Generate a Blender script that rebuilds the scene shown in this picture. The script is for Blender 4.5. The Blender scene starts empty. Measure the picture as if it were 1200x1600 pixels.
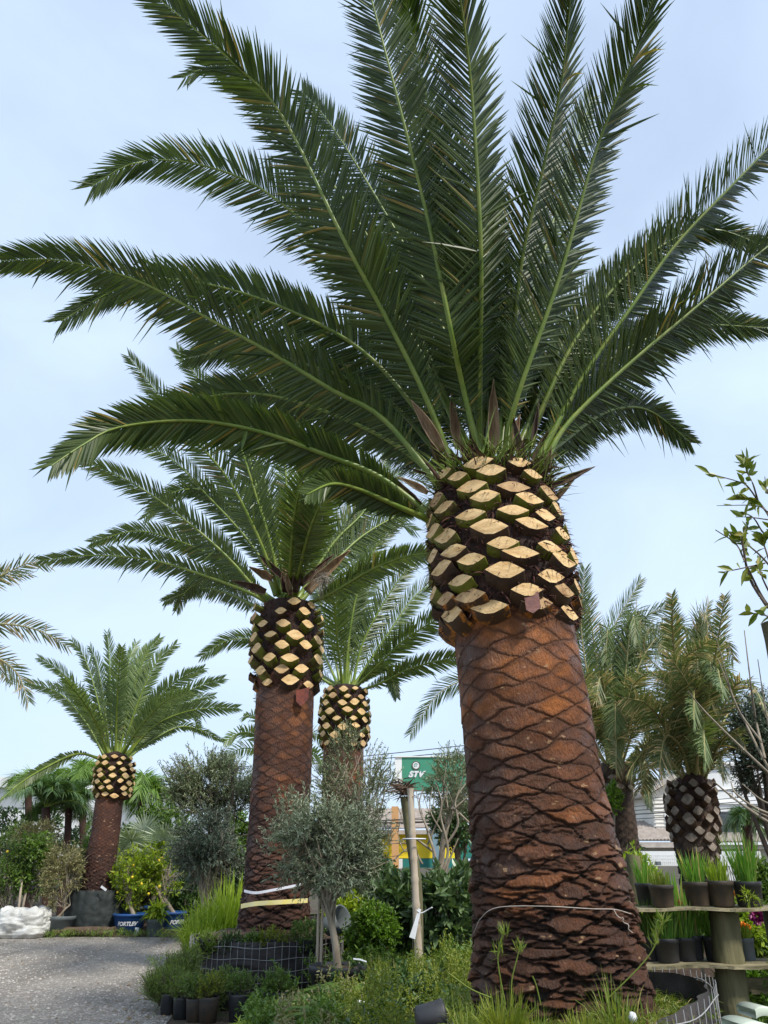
import bpy, math, random
import numpy as np

# ------------------------------------------------------------------ camera
F = 1190.0                      # focal length in photo pixels (1200 x 1600)
PITCH = math.radians(24.6)
CZ = 1.6
CT, ST = math.cos(PITCH), math.sin(PITCH)
sc = bpy.context.scene
cd = bpy.data.cameras.new('camera')
cam = bpy.data.objects.new('camera', cd)
sc.collection.objects.link(cam)
cam.location = (0, 0, CZ)
cam.rotation_euler = (math.pi / 2 + PITCH, 0, 0)
cd.sensor_fit = 'VERTICAL'
cd.sensor_height = 36.0
cd.lens = F / 1600 * 36.0
cd.clip_start = 0.05
cd.clip_end = 2000
sc.camera = cam

# ------------------------------------------------------------------ sky, sun, exposure
SUN_EL = math.radians(50)
SUN_AZ = math.radians(136)      # clockwise from +Y: to the right and a little behind the camera
w = bpy.data.worlds.new('World')
sc.world = w
w.use_nodes = True
nt = w.node_tree
nt.nodes.clear()
o_ = nt.nodes.new('ShaderNodeOutputWorld')
bg = nt.nodes.new('ShaderNodeBackground')
bg.inputs['Strength'].default_value = 0.125
sky = nt.nodes.new('ShaderNodeTexSky')
sky.sky_type = 'NISHITA'
sky.sun_disc = False
sky.sun_elevation = SUN_EL
sky.sun_rotation = SUN_AZ
sky.air_density = 1.0
sky.dust_density = 1.5
sky.ozone_density = 1.2
tc = nt.nodes.new('ShaderNodeTexCoord')
mp = nt.nodes.new('ShaderNodeMapping')
mp.inputs['Scale'].default_value = (1.2, 1.2, 2.2)
n1 = nt.nodes.new('ShaderNodeTexNoise')
n1.inputs['Scale'].default_value = 1.5
n1.inputs['Detail'].default_value = 5
n1.inputs['Roughness'].default_value = 0.5
n1.inputs['Distortion'].default_value = 0.4
mr = nt.nodes.new('ShaderNodeMapRange')
mr.inputs['From Min'].default_value = 0.3
mr.inputs['From Max'].default_value = 0.72
mr.inputs['To Min'].default_value = 0.55
mr.inputs['To Max'].default_value = 0.95
mx = nt.nodes.new('ShaderNodeMix')
mx.data_type = 'RGBA'
mx.inputs['B'].default_value = (5.15, 6.35, 8.1, 1)
nt.links.new(tc.outputs['Generated'], mp.inputs['Vector'])
nt.links.new(mp.outputs['Vector'], n1.inputs['Vector'])
nt.links.new(n1.outputs['Fac'], mr.inputs['Value'])
nt.links.new(mr.outputs['Result'], mx.inputs['Factor'])
nt.links.new(sky.outputs['Color'], mx.inputs['A'])
nt.links.new(mx.outputs['Result'], bg.inputs['Color'])
nt.links.new(bg.outputs['Background'], o_.inputs['Surface'])

sl = bpy.data.lights.new('sun', 'SUN')
sl.energy = 3.2
sl.angle = math.radians(7)
sl.color = (1.0, 0.95, 0.86)
sun = bpy.data.objects.new('sun', sl)
sc.collection.objects.link(sun)
# lamp shines along -Z; point it from the sun's place in the sky
sx = math.sin(SUN_AZ) * math.cos(SUN_EL)
sy = math.cos(SUN_AZ) * math.cos(SUN_EL)
from mathutils import Vector, Matrix
sun.rotation_euler = Vector((sx, sy, math.sin(SUN_EL))).to_track_quat('Z', 'Y').to_euler()
sun.location = (10, -10, 30)
sc.view_settings.view_transform = 'Standard'
sc.view_settings.look = 'None'
sc.view_settings.exposure = 0.33
sc.view_settings.gamma = 1.0
sc.cycles.max_bounces = 6
sc.cycles.transparent_max_bounces = 8

# ------------------------------------------------------------------ layout helpers
def P(px, py, Y):
    xc = (px - 600) / F; yc = (800 - py) / F
    d = (xc, CT - yc * ST, ST + yc * CT)
    t = Y / d[1]
    return np.array([d[0] * t, Y, CZ + d[2] * t])
def depth(px, py, Y):
    return Y / (CT - (800 - py) / F * ST)
def MPP(py, Y):                 # metres per photo pixel there
    return depth(0, py, Y) / F
def XZ(px, Y, z=0.0):           # world x of photo column px at height z
    return (px - 600) / F * (Y * CT + (z - CZ) * ST)

# ------------------------------------------------------------------ noise
def _h(ix, iy, iz, seed):
    n = (ix * 374761393 + iy * 668265263 + iz * 2147483647 + seed * 974634777) & 0xffffffff
    n = ((n ^ (n >> 13)) * 1274126177) & 0xffffffff
    n = (n ^ (n >> 16)) & 0xffffffff
    return n / 4294967295.0
def vn(x, y, z, seed=0):
    x = np.asarray(x, float); y = np.asarray(y, float) + 0 * x; z = np.asarray(z, float) + 0 * x
    ix = np.floor(x).astype(np.int64); iy = np.floor(y).astype(np.int64); iz = np.floor(z).astype(np.int64)
    fx = x - ix; fy = y - iy; fz = z - iz
    fx = fx * fx * (3 - 2 * fx); fy = fy * fy * (3 - 2 * fy); fz = fz * fz * (3 - 2 * fz)
    r = 0
    for a in (0, 1):
        for b in (0, 1):
            for c in (0, 1):
                wt = (fx if a else 1 - fx) * (fy if b else 1 - fy) * (fz if c else 1 - fz)
                r = r + wt * _h(ix + a, iy + b, iz + c, seed)
    return r
def fbm(x, y, z, seed=0, octv=4):
    r = 0; a = 0.5; s = 1
    for i in range(octv):
        r = r + a * vn(x * s, y * s, z * s, seed + i); a *= 0.5; s *= 2.03
    return r
def sstep(a, b, x):
    t = np.clip((x - a) / (b - a), 0, 1); return t * t * (3 - 2 * t)
def nrm(v):
    return v / np.maximum(np.linalg.norm(v, axis=-1, keepdims=True), 1e-9)

# ------------------------------------------------------------------ mesh builder
class MB:
    def __init__(s):
        s.V = []; s.n = 0; s.F = []; s.A = []
    def add(s, v, f, mi=0, smooth=False, attr=None):
        v = np.asarray(v, float).reshape(-1, 3); f = np.asarray(f, np.int64)
        s.V.append(v); s.F.append((f + s.n, mi, smooth)); s.n += len(v)
        s.A.append(attr if attr is not None else np.zeros((len(v), 4)))
    def build(s, name, mats, parent=None, attr=False):
        v = np.concatenate(s.V)
        if parent is not None:
            v = v - np.array(parent.location)
        me = bpy.data.meshes.new(name)
        me.vertices.add(len(v)); me.vertices.foreach_set('co', v.astype(np.float32).ravel())
        nl = sum(f.size for f, _, _ in s.F); npoly = sum(len(f) for f, _, _ in s.F)
        me.loops.add(nl); me.polygons.add(npoly)
        lv = np.concatenate([f.ravel() for f, _, _ in s.F]).astype(np.int32)
        me.loops.foreach_set('vertex_index', lv)
        ls = []; st = 0
        for f, _, _ in s.F:
            k = f.shape[1]; ls.append(np.arange(len(f)) * k + st); st += f.size
        me.polygons.foreach_set('loop_start', np.concatenate(ls).astype(np.int32))
        me.polygons.foreach_set('material_index', np.concatenate([np.full(len(f), mi) for f, mi, _ in s.F]).astype(np.int32))
        me.polygons.foreach_set('use_smooth', np.concatenate([np.full(len(f), sm) for f, _, sm in s.F]).astype(bool))
        me.update(calc_edges=True)
        if attr:
            at = me.attributes.new('k', 'FLOAT_COLOR', 'POINT')
            at.data.foreach_set('color', np.concatenate(s.A).astype(np.float32).ravel())
        for m in (mats if isinstance(mats, (list, tuple)) else [mats]):
            me.materials.append(m)
        ob = bpy.data.objects.new(name, me)
        sc.collection.objects.link(ob)
        if parent is not None:
            ob.parent = parent
        return ob
    # shapes
    def grid(s, pts, mi=0, smooth=True, closed=False, attr=None):
        a, b = pts.shape[:2]
        i = np.arange(a - 1)[:, None]; j = np.arange(b if closed else b - 1)[None, :]
        j2 = (j + 1) % b
        f = np.stack([i * b + j, i * b + j2, (i + 1) * b + j2, (i + 1) * b + j], -1).reshape(-1, 4)
        s.add(pts.reshape(-1, 3), f, mi, smooth, attr)
    def tube(s, path, rad, seg=6, mi=0, smooth=True, cap=True):
        path = np.asarray(path, float); rad = np.asarray(rad, float) + np.zeros(len(path))
        T = nrm(np.gradient(path, axis=0))
        ref = np.array([0.0, 0, 1]) if abs(T[0, 2]) < 0.9 else np.array([1.0, 0, 0])
        A = nrm(np.cross(T, ref)); B = np.cross(T, A)
        th = np.arange(seg) / seg * 2 * np.pi
        pts = path[:, None] + rad[:, None, None] * (A[:, None] * np.cos(th)[None, :, None] + B[:, None] * np.sin(th)[None, :, None])
        base = s.n
        s.grid(pts, mi, smooth, True)
        if cap:
            s.add(pts[0], [list(range(seg))][:1], mi); s.add(pts[-1], [list(range(seg))[::-1]], mi)
    def lathe(s, c, prof, seg=24, mi=0, smooth=True, wob=0, seed=0):
        prof = np.asarray(prof, float); th = np.arange(seg) / seg * 2 * np.pi
        r = prof[:, 0][:, None] * (1 + wob * (vn(np.cos(th) * 2 + 5, np.sin(th) * 2 + 5, prof[:, 1][:, None] * 4 + seed, seed) - 0.5))
        pts = np.stack([c[0] + r * np.cos(th), c[1] + r * np.sin(th), c[2] + prof[:, 1][:, None] + 0 * r], -1)
        s.grid(pts, mi, smooth, True)
    def box(s, c, size, rz=0, mi=0, rot=None):
        x, y, z = np.array(size) / 2
        v = np.array([[-x, -y, -z], [x, -y, -z], [x, y, -z], [-x, y, -z], [-x, -y, z], [x, -y, z], [x, y, z], [-x, y, z]])
        M = np.array(Matrix.Rotation(rz, 3, 'Z')) if rot is None else np.array(rot)
        v = v @ M.T + np.array(c)
        s.add(v, [[0, 3, 2, 1], [4, 5, 6, 7], [0, 1, 5, 4], [1, 2, 6, 5], [2, 3, 7, 6], [3, 0, 4, 7]], mi)
    def bar(s, a, b, wd, ht, mi=0):       # plank between two points
        a = np.array(a, float); b = np.array(b, float)
        d = b - a; L = np.linalg.norm(d); q = Vector(d / L).to_track_quat('X', 'Z')
        s.box((a + b) / 2, (L, wd, ht), mi=mi, rot=q.to_matrix())
    def strips(s, Pb, D, N, L, W, prof, droop=0, fold=0.25, mi=0, g=None):
        """many leaves at once: base points, directions, normals"""
        Pb = np.asarray(Pb, float); n = len(Pb)
        if n == 0: return
        D = nrm(np.asarray(D, float)); N = np.asarray(N, float)
        S = nrm(np.cross(D, N)); N = np.cross(S, D)
        L = np.asarray(L, float) + np.zeros(n); W = np.asarray(W, float) + np.zeros(n)
        droop = np.asarray(droop, float) + np.zeros(n)
        G = np.array([0, 0, -1.0]) if g is None else g
        k = len(prof); m = 3 if fold else 2
        out = np.zeros((n, k, m, 3))
        for i, (t, wf) in enumerate(prof):
            c = Pb + D * (L * t)[:, None] + G * (droop * L * t * t)[:, None]
            e = S * (W * wf / 2)[:, None]
            if fold:
                up = N * (W * wf * fold)[:, None]
                out[:, i, 0] = c - e + up; out[:, i, 1] = c; out[:, i, 2] = c + e + up
            else:
                out[:, i, 0] = c - e; out[:, i, 1] = c + e
        q = []
        for i in range(k - 1):
            for j in range(m - 1):
                q.append([i * m + j, i * m + j + 1, (i + 1) * m + j + 1, (i + 1) * m + j])
        q = np.array(q)
        f = (np.arange(n)[:, None, None] * (k * m) + q[None]).reshape(-1, 4)
        s.add(out.reshape(-1, 3), f, mi, False)

LEAF = [(0, 0.25), (0.3, 0.95), (0.6, 0.85), (1, 0.05)]
LANCE = [(0, 0.5), (0.35, 1.0), (0.7, 0.7), (1, 0.06)]
BLADE = [(0, 0.9), (0.35, 1.0), (0.7, 0.7), (1, 0.08)]
DIAM = [(0, 0.15), (0.5, 1.0), (1, 0.08)]

# ------------------------------------------------------------------ things and parts
def setp(o, label=None, cat=None, group=None, kind=None):
    if label: o['label'] = label
    if cat: o['category'] = cat
    if group: o['group'] = group
    if kind: o['kind'] = kind
    return o
def thing(name, label, cat, loc=(0, 0, 0), group=None):
    o = bpy.data.objects.new(name, None)
    sc.collection.objects.link(o)
    o.location = [float(a) for a in loc]
    o.empty_display_size = 0.2
    return setp(o, label, cat, group)

# ------------------------------------------------------------------ materials
def mat(name):
    m = bpy.data.materials.new(name); m.use_nodes = True
    t = m.node_tree; t.nodes.clear()
    o = t.nodes.new('ShaderNodeOutputMaterial'); b = t.nodes.new('ShaderNodeBsdfPrincipled')
    t.links.new(b.outputs[0], o.inputs[0])
    return m, t, b, o
def nnode(t, typ, **kw):
    n = t.nodes.new(typ)
    for k, v in kw.items():
        if hasattr(n, k) and k not in n.inputs: setattr(n, k, v)
        else: n.inputs[k].default_value = v
    return n
def c4(c): return (c[0], c[1], c[2], 1)
def mixc(t, fac, a, b, bt='MIX'):
    m = t.nodes.new('ShaderNodeMix'); m.data_type = 'RGBA'; m.blend_type = bt
    for k, v in (('Factor', fac), ('A', a), ('B', b)):
        if isinstance(v, bpy.types.NodeSocket): t.links.new(v, m.inputs[k])
        elif k == 'Factor': m.inputs[k].default_value = v
        else: m.inputs[k].default_value = c4(v)
    return m.outputs['Result']
def mapr(t, v, a, b, c=0.0, d=1.0):
    m = t.nodes.new('ShaderNodeMapRange')
    m.inputs['From Min'].default_value = a; m.inputs['From Max'].default_value = b
    m.inputs['To Min'].default_value = c; m.inputs['To Max'].default_value = d
    t.links.new(v, m.inputs['Value']); return m.outputs['Result']
def noise(t, scale, detail=4, rough=0.55, vec=None, stretch=None):
    n = t.nodes.new('ShaderNodeTexNoise')
    n.inputs['Scale'].default_value = scale; n.inputs['Detail'].default_value = detail; n.inputs['Roughness'].default_value = rough
    c = t.nodes.new('ShaderNodeTexCoord')
    src = c.outputs['Object']
    if stretch:
        m = t.nodes.new('ShaderNodeMapping'); m.inputs['Scale'].default_value = stretch
        t.links.new(src, m.inputs['Vector']); src = m.outputs['Vector']
    t.links.new(src, n.inputs['Vector'])
    return n.outputs['Fac']
def bump(t, b, h, strength=0.4, dist=0.02):
    n = t.nodes.new('ShaderNodeBump'); n.inputs['Strength'].default_value = strength; n.inputs['Distance'].default_value = dist
    t.links.new(h, n.inputs['Height']); t.links.new(n.outputs['Normal'], b.inputs['Normal'])

def leafmat(name, c1, c2, rough=0.45, trans=0.25, tc_=None, dry=None, dryp=0.0, spec=0.5):
    m, t, b, o = mat(name)
    g = t.nodes.new('ShaderNodeNewGeometry')
    n = noise(t, 1.2, 2)
    col = mixc(t, g.outputs['Random Per Island'], c1, c2)
    col = mixc(t, mapr(t, n, 0.35, 0.7, 0, 0.45), col, tuple(x * 0.55 for x in c1))
    if dry:
        r2 = t.nodes.new('ShaderNodeMath'); r2.operation = 'FRACT'
        r3 = t.nodes.new('ShaderNodeMath'); r3.operation = 'MULTIPLY'; r3.inputs[1].default_value = 17.31
        t.links.new(g.outputs['Random Per Island'], r3.inputs[0]); t.links.new(r3.outputs[0], r2.inputs[0])
        col = mixc(t, mapr(t, r2.outputs[0], 1 - dryp, 1 - dryp + 0.02), col, dry)
    t.links.new(col, b.inputs['Base Color'])
    b.inputs['Roughness'].default_value = rough
    b.inputs['Specular IOR Level'].default_value = spec
    tr = t.nodes.new('ShaderNodeBsdfTranslucent')
    tcol = mixc(t, 1.0, col, tc_ or (1.6, 1.7, 0.6), 'MULTIPLY')
    t.links.new(tcol, tr.inputs['Color'])
    ms = t.nodes.new('ShaderNodeMixShader'); ms.inputs[0].default_value = trans
    t.links.new(b.outputs[0], ms.inputs[1]); t.links.new(tr.outputs[0], ms.inputs[2])
    t.links.new(ms.outputs[0], o.inputs[0])
    return m
def simple(name, c1, c2=None, rough=0.6, scale=8, bmp=0.2, bscale=40, lo=0.35, hi=0.65, stretch=None, spec=0.5, bd=0.01):
    m, t, b, o = mat(name)
    if c2:
        col = mixc(t, mapr(t, noise(t, scale, 5, 0.6, stretch=stretch), lo, hi), c1, c2)
        t.links.new(col, b.inputs['Base Color'])
    else:
        b.inputs['Base Color'].default_value = c4(c1)
    b.inputs['Roughness'].default_value = rough
    b.inputs['Specular IOR Level'].default_value = spec
    if bmp: bump(t, b, noise(t, bscale, 4, 0.6, stretch=stretch), bmp, bd)
    return m

def trunkmat(name, hi_c, mid_c, lo_c, chips=None, gloss=0.5, darkz=0.45):
    """palm stem: k = (scar random, groove, height fraction, roughness)"""
    m, t, b, o = mat(name)
    a = t.nodes.new('ShaderNodeAttribute'); a.attribute_name = 'k'
    sp = t.nodes.new('ShaderNodeSeparateColor'); t.links.new(a.outputs['Color'], sp.inputs[0])
    cell, groove, hz = sp.outputs[0], sp.outputs[1], sp.outputs[2]
    n1 = noise(t, 5, 6, 0.65); n2 = noise(t, 60, 4, 0.7, stretch=(1, 1, 0.35)); n3 = noise(t, 1.3, 3)
    def mth(op, x, y):
        q = t.nodes.new('ShaderNodeMath'); q.operation = op
        for i, v in enumerate((x, y)):
            if isinstance(v, (int, float)): q.inputs[i].default_value = v
            else: t.links.new(v, q.inputs[i])
        return q.outputs[0]
    f = mth('ADD', mth('MULTIPLY', cell, 0.30), mth('MULTIPLY', n1, 0.95))
    f = mth('ADD', f, mth('MULTIPLY', mth('SUBTRACT', hz, 0.60), 0.55))
    col = mixc(t, mapr(t, f, 0.3, 0.62), lo_c, mid_c)
    col = mixc(t, mapr(t, f, 0.6, 0.95), col, hi_c)
    col = mixc(t, mapr(t, n3, 0.42, 0.62, 0, 0.75), col, lo_c)
    col = mixc(t, mapr(t, a.outputs['Alpha'], 0.0, 0.9, 0.6, 0.0), col, tuple(x * 0.8 for x in lo_c))
    col = mixc(t, mapr(t, n2, 0.3, 0.75, 0, 0.55), col, tuple(x * 0.35 for x in mid_c))
    col = mixc(t, mapr(t, groove, 0.0, 1.0, 0, 0.9), col, (0.012, 0.008, 0.006))
    if chips:
        n4 = noise(t, 9, 3, 0.5, stretch=(1, 1, 2.0))
        col = mixc(t, mapr(t, n4, 0.66, 0.70, 0, 0.8), col, chips)
    t.links.new(col, b.inputs['Base Color'])
    t.links.new(mapr(t, noise(t, 3.5, 5, 0.65), 0.42, 0.58, gloss, 0.85), b.inputs['Roughness'])
    b.inputs['Specular IOR Level'].default_value = 0.45
    bump(t, b, n2, 1.0, 0.03)
    return m

M = {}
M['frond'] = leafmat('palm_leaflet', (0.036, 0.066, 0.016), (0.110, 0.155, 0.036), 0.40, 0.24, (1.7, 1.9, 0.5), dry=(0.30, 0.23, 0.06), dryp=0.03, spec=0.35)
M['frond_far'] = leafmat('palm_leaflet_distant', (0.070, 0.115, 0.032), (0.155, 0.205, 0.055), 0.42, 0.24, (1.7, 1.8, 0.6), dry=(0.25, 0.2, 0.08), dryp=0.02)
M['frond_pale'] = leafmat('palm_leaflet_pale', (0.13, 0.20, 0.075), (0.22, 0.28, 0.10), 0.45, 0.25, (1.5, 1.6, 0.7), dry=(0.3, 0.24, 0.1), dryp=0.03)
M['frond_dry'] = leafmat('palm_leaflet_browning', (0.09, 0.13, 0.045), (0.20, 0.24, 0.085), 0.5, 0.3, (1.4, 1.4, 0.8), dry=(0.46, 0.36, 0.20), dryp=0.24)
M['rachis'] = simple('palm_midrib', (0.12, 0.20, 0.02), (0.22, 0.27, 0.045), 0.4, 6, 0.1)
M['rachis_dry'] = simple('palm_midrib_dry', (0.30, 0.30, 0.10), (0.38, 0.31, 0.15), 0.5, 6, 0.1)
M['petiole'] = simple('palm_leaf_base_green', (0.12, 0.20, 0.02), (0.23, 0.27, 0.05), 0.4, 7, 0.2)
M['cut'] = simple('fresh_cut_palm_wood', (0.50, 0.29, 0.10), (0.78, 0.54, 0.26), 0.7, 6, 0.6, 50, lo=0.3, hi=0.6, stretch=(1, 1, 3))
M['cut_old'] = simple('weathered_cut_palm_wood', (0.34, 0.19, 0.08), (0.60, 0.40, 0.19), 0.75, 6, 0.5, 60)
M['cut_grey'] = simple('grey_cut_palm_wood', (0.10, 0.075, 0.055), (0.27, 0.22, 0.17), 0.85, 9, 0.5, 50)
M['stub_green'] = simple('leaf_stub_green', (0.16, 0.18, 0.015), (0.075, 0.055, 0.018), 0.5, 4, 0.3, 30, 0.42, 0.62)
M['stub_brown'] = simple('leaf_stub_brown', (0.08, 0.04, 0.015), (0.03, 0.016, 0.009), 0.75, 6, 0.5, 40)
M['stub_orange'] = simple('leaf_stub_orange', (0.55, 0.19, 0.015), (0.06, 0.03, 0.012), 0.5, 9, 0.4, 30, 0.36, 0.48)
M['fibre'] = simple('dark_palm_fibre', (0.050, 0.022, 0.014), (0.018, 0.009, 0.007), 0.9, 9, 0.8, 90, stretch=(1, 1, 0.4))
M['fibre_red'] = simple('red_brown_palm_fibre', (0.11, 0.035, 0.02), (0.035, 0.013, 0.01), 0.9, 9, 0.8, 90)
M['spathe'] = simple('dry_spathe', (0.17, 0.10, 0.05), (0.36, 0.25, 0.14), 0.85, 16, 0.4, 60, stretch=(1, 1, 0.2))
M['spathe_dark'] = simple('dark_spathe', (0.04, 0.022, 0.014), (0.13, 0.075, 0.045), 0.85, 16, 0.4, 60, stretch=(1, 1, 0.2))
M['inflor'] = simple('yellow_flower_stalk', (0.55, 0.42, 0.03), (0.62, 0.5, 0.07), 0.5, 9, 0)
M['trunk_main'] = trunkmat('wet_orange_palm_stem', (0.50, 0.165, 0.034), (0.22, 0.070, 0.018), (0.058, 0.023, 0.010), gloss=0.30, chips=(0.40, 0.24, 0.12))
M['trunk_mid'] = trunkmat('brown_palm_stem', (0.36, 0.125, 0.035), (0.16, 0.055, 0.022), (0.055, 0.022, 0.013), gloss=0.45)
M['trunk_left'] = trunkmat('reddish_palm_stem', (0.26, 0.10, 0.045), (0.13, 0.048, 0.026), (0.055, 0.022, 0.016), chips=(0.42, 0.26, 0.16), gloss=0.6)
M['trunk_dead'] = trunkmat('grey_brown_palm_stem', (0.15, 0.095, 0.06), (0.085, 0.05, 0.03), (0.03, 0.018, 0.013), gloss=0.75)

M['olive'] = leafmat('olive_leaf', (0.21, 0.26, 0.15), (0.44, 0.49, 0.34), 0.5, 0.12, (1.3, 1.4, 0.9))
M['olive_lt'] = leafmat('olive_leaf_yellowish', (0.17, 0.22, 0.105), (0.34, 0.39, 0.23), 0.5, 0.15, (1.3, 1.4, 0.8))
M['olive_dk'] = leafmat('olive_leaf_dark', (0.075, 0.11, 0.07), (0.18, 0.225, 0.16), 0.5, 0.10, (1.3, 1.4, 0.9))
M['citrus'] = leafmat('citrus_leaf', (0.14, 0.24, 0.02), (0.42, 0.48, 0.04), 0.4, 0.35)
M['lime'] = leafmat('lime_strap_leaf', (0.20, 0.31, 0.025), (0.42, 0.50, 0.06), 0.4, 0.35)
M['mid'] = leafmat('mid_green_leaf', (0.075, 0.15, 0.026), (0.18, 0.28, 0.045), 0.45, 0.22)
M['dark'] = leafmat('dark_green_leaf', (0.035, 0.078, 0.022), (0.09, 0.16, 0.042), 0.38, 0.15)
M['broad'] = leafmat('broad_green_leaf', (0.055, 0.11, 0.035), (0.17, 0.24, 0.11), 0.32, 0.15)
M['yellowg'] = leafmat('yellow_green_leaf', (0.13, 0.19, 0.02), (0.30, 0.32, 0.04), 0.5, 0.3)
M['box'] = leafmat('boxwood_leaf', (0.07, 0.16, 0.012), (0.19, 0.32, 0.03), 0.38, 0.25)
M['red'] = leafmat('reddish_shrub_leaf', (0.20, 0.19, 0.07), (0.33, 0.30, 0.15), 0.5, 0.2)
M['rosem'] = leafmat('needle_leaf', (0.11, 0.19, 0.03), (0.24, 0.32, 0.05), 0.5, 0.25)
M['grassm'] = leafmat('grass_blade', (0.11, 0.18, 0.02), (0.27, 0.32, 0.05), 0.5, 0.3, dry=(0.45, 0.36, 0.14), dryp=0.1)
M['onion'] = leafmat('onion_blade', (0.09, 0.24, 0.03), (0.24, 0.42, 0.06), 0.4, 0.35, dry=(0.5, 0.4, 0.15), dryp=0.14)
M['fanleaf'] = leafmat('silver_fan_leaf', (0.36, 0.43, 0.30), (0.52, 0.58, 0.42), 0.45, 0.15)
M['feather'] = leafmat('feathery_palm_leaf', (0.12, 0.23, 0.04), (0.26, 0.40, 0.09), 0.45, 0.25)
M['feather_dk'] = leafmat('dark_feathery_palm_leaf', (0.055, 0.12, 0.04), (0.13, 0.21, 0.075), 0.45, 0.2)
M['twigleaf'] = leafmat('yellow_tinged_leaf', (0.10, 0.16, 0.02), (0.30, 0.33, 0.05), 0.4, 0.3, dry=(0.45, 0.16, 0.05), dryp=0.015)
M['bark'] = simple('grey_tree_bark', (0.20, 0.16, 0.11), (0.36, 0.31, 0.24), 0.8, 9, 0.6, 50, stretch=(1, 1, 0.3))
M['bark_dk'] = simple('dark_tree_bark', (0.08, 0.06, 0.045), (0.16, 0.12, 0.09), 0.85, 9, 0.6, 50, stretch=(1, 1, 0.3))
M['bamboo'] = simple('dry_pole_wood', (0.42, 0.33, 0.23), (0.58, 0.50, 0.40), 0.6, 5, 0.4, 60, stretch=(1, 1, 0.15))
M['wood_green'] = simple('mossy_timber', (0.055, 0.055, 0.022), (0.20, 0.18, 0.09), 0.85, 7, 1.0, 35, stretch=(1, 1, 0.15))
M['plank'] = simple('weathered_plank', (0.09, 0.08, 0.035), (0.36, 0.31, 0.19), 0.85, 9, 0.9, 45, stretch=(0.3, 1, 1))
M['log'] = simple('brown_log', (0.07, 0.042, 0.026), (0.14, 0.09, 0.06), 0.85, 6, 0.5, 40)
M['pot'] = simple('black_plastic', (0.020, 0.021, 0.023), (0.045, 0.045, 0.048), 0.5, 5, 0.1, 20)
M['pot_dirty'] = simple('dusty_black_plastic', (0.035, 0.033, 0.031), (0.10, 0.07, 0.045), 0.65, 6, 0.15, 30)
M['pot_grey'] = simple('grey_plastic', (0.10, 0.12, 0.125), (0.15, 0.17, 0.175), 0.6, 4, 0.1, 20)
M['blue'] = simple('blue_plastic', (0.012, 0.060, 0.20), (0.022, 0.085, 0.26), 0.4, 4, 0.05, 20)
M['white'] = simple('white_plastic', (0.75, 0.76, 0.78), (0.62, 0.63, 0.64), 0.5, 6, 0.05)
M['cream_pl'] = simple('pale_green_plastic', (0.62, 0.68, 0.56), (0.50, 0.57, 0.45), 0.5, 6, 0.05)
M['sack'] = simple('woven_white_sack', (0.46, 0.45, 0.41), (0.64, 0.64, 0.61), 0.85, 4, 0.8, 30)
M['cloth'] = simple('dark_shade_cloth', (0.014, 0.019, 0.018), (0.034, 0.042, 0.040), 0.65, 5, 0.5, 60)
M['cloth_dust'] = simple('dusty_black_fabric', (0.022, 0.020, 0.020), (0.055, 0.046, 0.043), 0.8, 3, 0.5, 50)
M['wire'] = simple('galvanised_wire', (0.36, 0.36, 0.36), (0.26, 0.25, 0.24), 0.5, 8, 0)
M['soil'] = simple('dark_soil', (0.045, 0.028, 0.018), (0.105, 0.068, 0.045), 0.95, 9, 1.0, 60, bd=0.03)
M['cord'] = simple('dirty_cord', (0.50, 0.44, 0.38), (0.36, 0.30, 0.25), 0.7, 30, 0)
M['yellow'] = simple('yellow_tape', (0.78, 0.66, 0.20), (0.72, 0.66, 0.38), 0.5, 8, 0.1)
M['whitetape'] = simple('white_tape', (0.70, 0.72, 0.80), (0.80, 0.80, 0.84), 0.5, 8, 0.1)
M['lemon'] = simple('yellow_fruit', (0.85, 0.55, 0.02), (0.80, 0.62, 0.05), 0.45, 8, 0)
M['redfl'] = simple('red_flower', (0.55, 0.015, 0.03), (0.4, 0.01, 0.03), 0.5, 8, 0)
M['purple'] = simple('purple_flower', (0.28, 0.02, 0.12), (0.2, 0.01, 0.1), 0.5, 8, 0)
M['orangefl'] = simple('orange_flower', (0.75, 0.25, 0.02), (0.8, 0.38, 0.03), 0.5, 8, 0)
M['wall'] = simple('cream_render', (0.66, 0.62, 0.54), (0.72, 0.69, 0.62), 0.85, 1, 0.1, 20)
M['wallw'] = simple('white_render', (0.74, 0.75, 0.74), (0.66, 0.67, 0.67), 0.85, 0.6, 0.05, 20)
M['grey'] = simple('grey_cladding', (0.34, 0.37, 0.39), (0.40, 0.43, 0.45), 0.7, 0.7, 0.05, 20)
M['tile'] = simple('pale_roof_tile', (0.36, 0.31, 0.27), (0.50, 0.44, 0.39), 0.85, 4, 0.3, 30)
M['glass'] = simple('window_glass', (0.05, 0.06, 0.07), None, 0.08, bmp=0)
M['shade'] = simple('white_paint', (0.80, 0.80, 0.79), (0.74, 0.74, 0.73), 0.5, 5, 0)
M['ygwall'] = simple('yellow_paint', (0.86, 0.66, 0.01), (0.80, 0.60, 0.02), 0.6, 1, 0)
M['teal'] = simple('teal_paint', (0.015, 0.20, 0.17), (0.02, 0.16, 0.145), 0.6, 1, 0)
M['signg'] = simple('green_sign', (0.045, 0.27, 0.16), (0.05, 0.24, 0.15), 0.5, 1, 0)
M['orange'] = simple('orange_paint', (0.62, 0.33, 0.12), (0.55, 0.30, 0.13), 0.6, 1, 0)
M['bluegrey'] = simple('blue_grey_paint', (0.18, 0.27, 0.32), (0.2, 0.3, 0.35), 0.6, 1, 0)
M['black'] = simple('black_rubber', (0.02, 0.02, 0.02), None, 0.6, bmp=0)

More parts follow.
